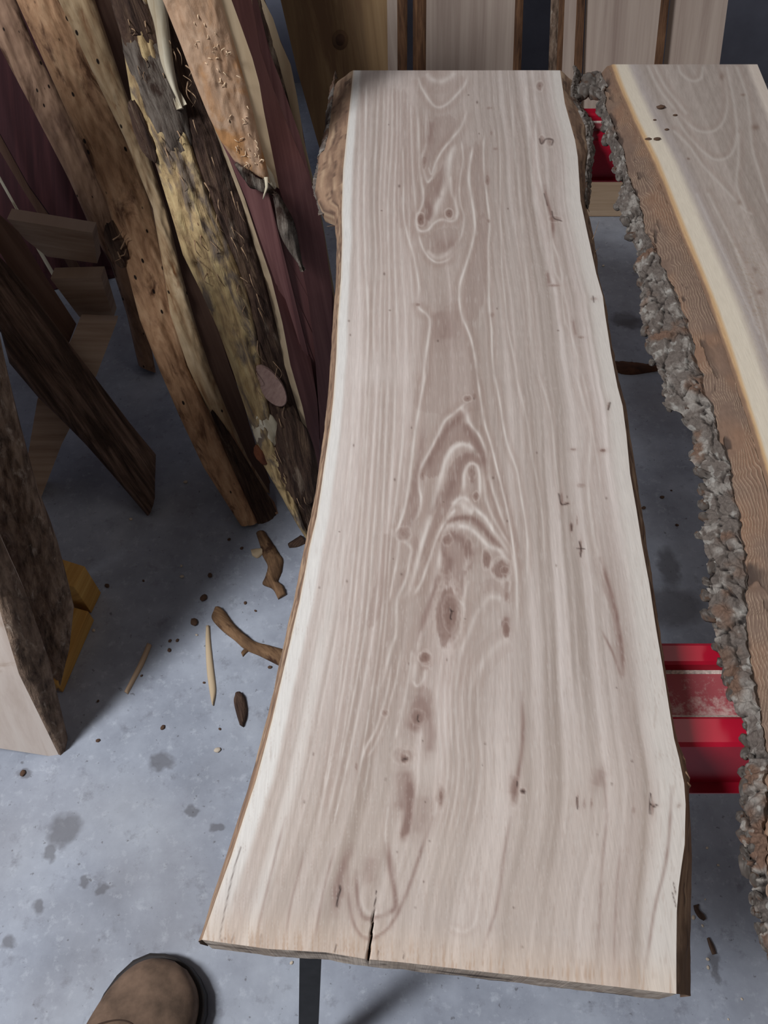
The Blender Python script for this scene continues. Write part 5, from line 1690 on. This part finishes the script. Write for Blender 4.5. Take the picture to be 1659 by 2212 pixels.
scrap('wood_chip', [(541, 1185), (550, 1183), (568, 1181)], [(544, 1198), (556, 1203), (570, 1192)], 'small pale wood chip beside the ragged bark strip', 'wood chip', M_cream, .006, .002, 7)
scrap('bark_chip', [(520, 1408), (524, 1402), (533, 1397)], [(524, 1417), (530, 1410), (540, 1402)], 'small brown bark chip below the curved bark strip', 'bark chip', M_scrapbark, .006, .003, 8)
scrap('bark_strip', [(1322, 778), (1345, 775), (1370, 777), (1400, 782), (1425, 785)], [(1322, 790), (1345, 800), (1370, 802), (1400, 798), (1425, 794)], 'flat dark brown bark strip on the floor in the gap between slabs', 'bark strip', wood_mat('dark_scrap', (110, 70, 48), (84, 52, 36), (56, 34, 26), 60, 14), .014, .006, 9)
scrap('bark_strip', [(1500, 1955), (1503, 1968), (1512, 1982), (1522, 1988)], [(1512, 1952), (1512, 1964), (1522, 1974), (1526, 1982)], 'thin dark bark strip on the floor right of the near slab corner', 'bark strip', M_shag, .006, .003, 10)
scrap('bark_strip', [(1529, 2026), (1534, 2044), (1541, 2062)], [(1533, 2024), (1544, 2042), (1549, 2060)], 'thin dark bark strip on the floor nearest the lower right corner', 'bark strip', M_shag, .006, .003, 11)
gg = 'dark bark crumbs scattered on the floor'
pale_crumb = plain('pale_wood_crumb', (206, 190, 170), 0.8, var=0.1, scale=100)
# crumbs that can be picked out in the photo
dark_crumbs = [((495, 1166), 5, 'left of the ragged bark strip top'), ((522, 1185), 5, 'between pale chip and ragged bark strip'), ((454, 1244), 8, 'above the larger crumb over the curved bark strip'), ((440, 1293), 11, 'just above the curved bark strip end'),
               ((530, 1303), 5, 'right of the curved bark strip, upper of two'), ((552, 1320), 4, 'right of the curved bark strip, lower of two'), ((583, 1442), 6, 'touching distance below the curved strip near the slab edge'),
               ((441, 1475), 4, 'left of the pale sliver tip'), ((232, 1266), 7, 'right of the upright pine block'), ((310, 1255), 4, 'in shadow beyond the pine block crumb'), ((420, 1345), 12, 'largest of all, at the pale sliver top'),
               ((367, 1385), 5, 'left one of a pair between stick and sliver'), ((383, 1384), 5, 'right one of a pair between stick and sliver'), ((366, 1405), 6, 'under the pair between stick and sliver'), ((306, 1460), 4, 'right of the tan stick lower end'),
               ((212, 1515), 4, 'below the long pine offcut'), ((475, 1575), 4, 'below the dark oblong bark chip'), ((352, 1572), 7, 'above the oil stain'), ((50, 1671), 9, 'below the pale faced slab'), ((212, 1600), 6, 'right of the pale slab foot'),
               ((1390, 1098), 6, 'close to the slab edge in the gap'), ((1438, 695), 6, 'in the gap beyond the flat bark strip'), ((1450, 1060), 3, 'smallest in the gap between slabs'), ((1462, 1135), 5, 'in the gap nearest the bark edge'), ((1430, 1075), 6, 'in the middle of the gap between slabs')]
for p, s, where in dark_crumbs:
    z = np.dot(at_z(np.array(p, float), 0) - CAM, FWD)
    r = s * z / FPX * 0.75
    crumb('bark_crumb', p, 0.0, r, r * .8, 'dark bark crumb on the floor ' + where, gg, random.uniform(0, 6))
gp = 'pale wood crumbs scattered on the floor'
pale_crumbs = [((401, 1042), 6, 'in the shadow left of the plank feet'), ((392, 1223), 4, 'upper of two in the shadow above the stick'), ((393, 1246), 6, 'lower of two in the shadow above the stick'), ((283, 1122), 5, 'below the dark bark slab foot'),
               ((203, 1362), 5, 'beside the long pine offcut'), ((470, 1621), 9, 'alone on bright floor under the oblong chip'), ((425, 1372), 4, 'left of the pale sliver top'), ((1497, 1982), 6, 'touching the near slab right edge'), ((1527, 1832), 4, 'below the near sawhorse, upper of two'),
               ((1551, 1869), 4, 'below the near sawhorse, lower of two'), ((1517, 2000), 4, 'under the thin bark strip by the slab corner'), ((1528, 2072), 5, 'upper of a pair by the slab corner'), ((1529, 2090), 5, 'lower of a pair by the slab corner'), ((1523, 1943), 3, 'above the thin bark strip by the slab'),
               ((1303, 575), 4, 'in the gap by the far timber'), ((1602, 2158), 4, 'near the lower right corner, upper one'), ((1573, 2202), 3, 'at the bottom edge near the lower right corner'), ((630, 2080), 5, 'left of the black sawhorse leg')]
for p, s, where in pale_crumbs:
    z = np.dot(at_z(np.array(p, float), 0) - CAM, FWD)
    r = s * z / FPX * 0.75
    crumb('wood_crumb', p, 0.0, r, r * .8, 'tiny pale crumb on the floor ' + where, gp, random.uniform(0, 6), 'wood crumb', pale_crumb)
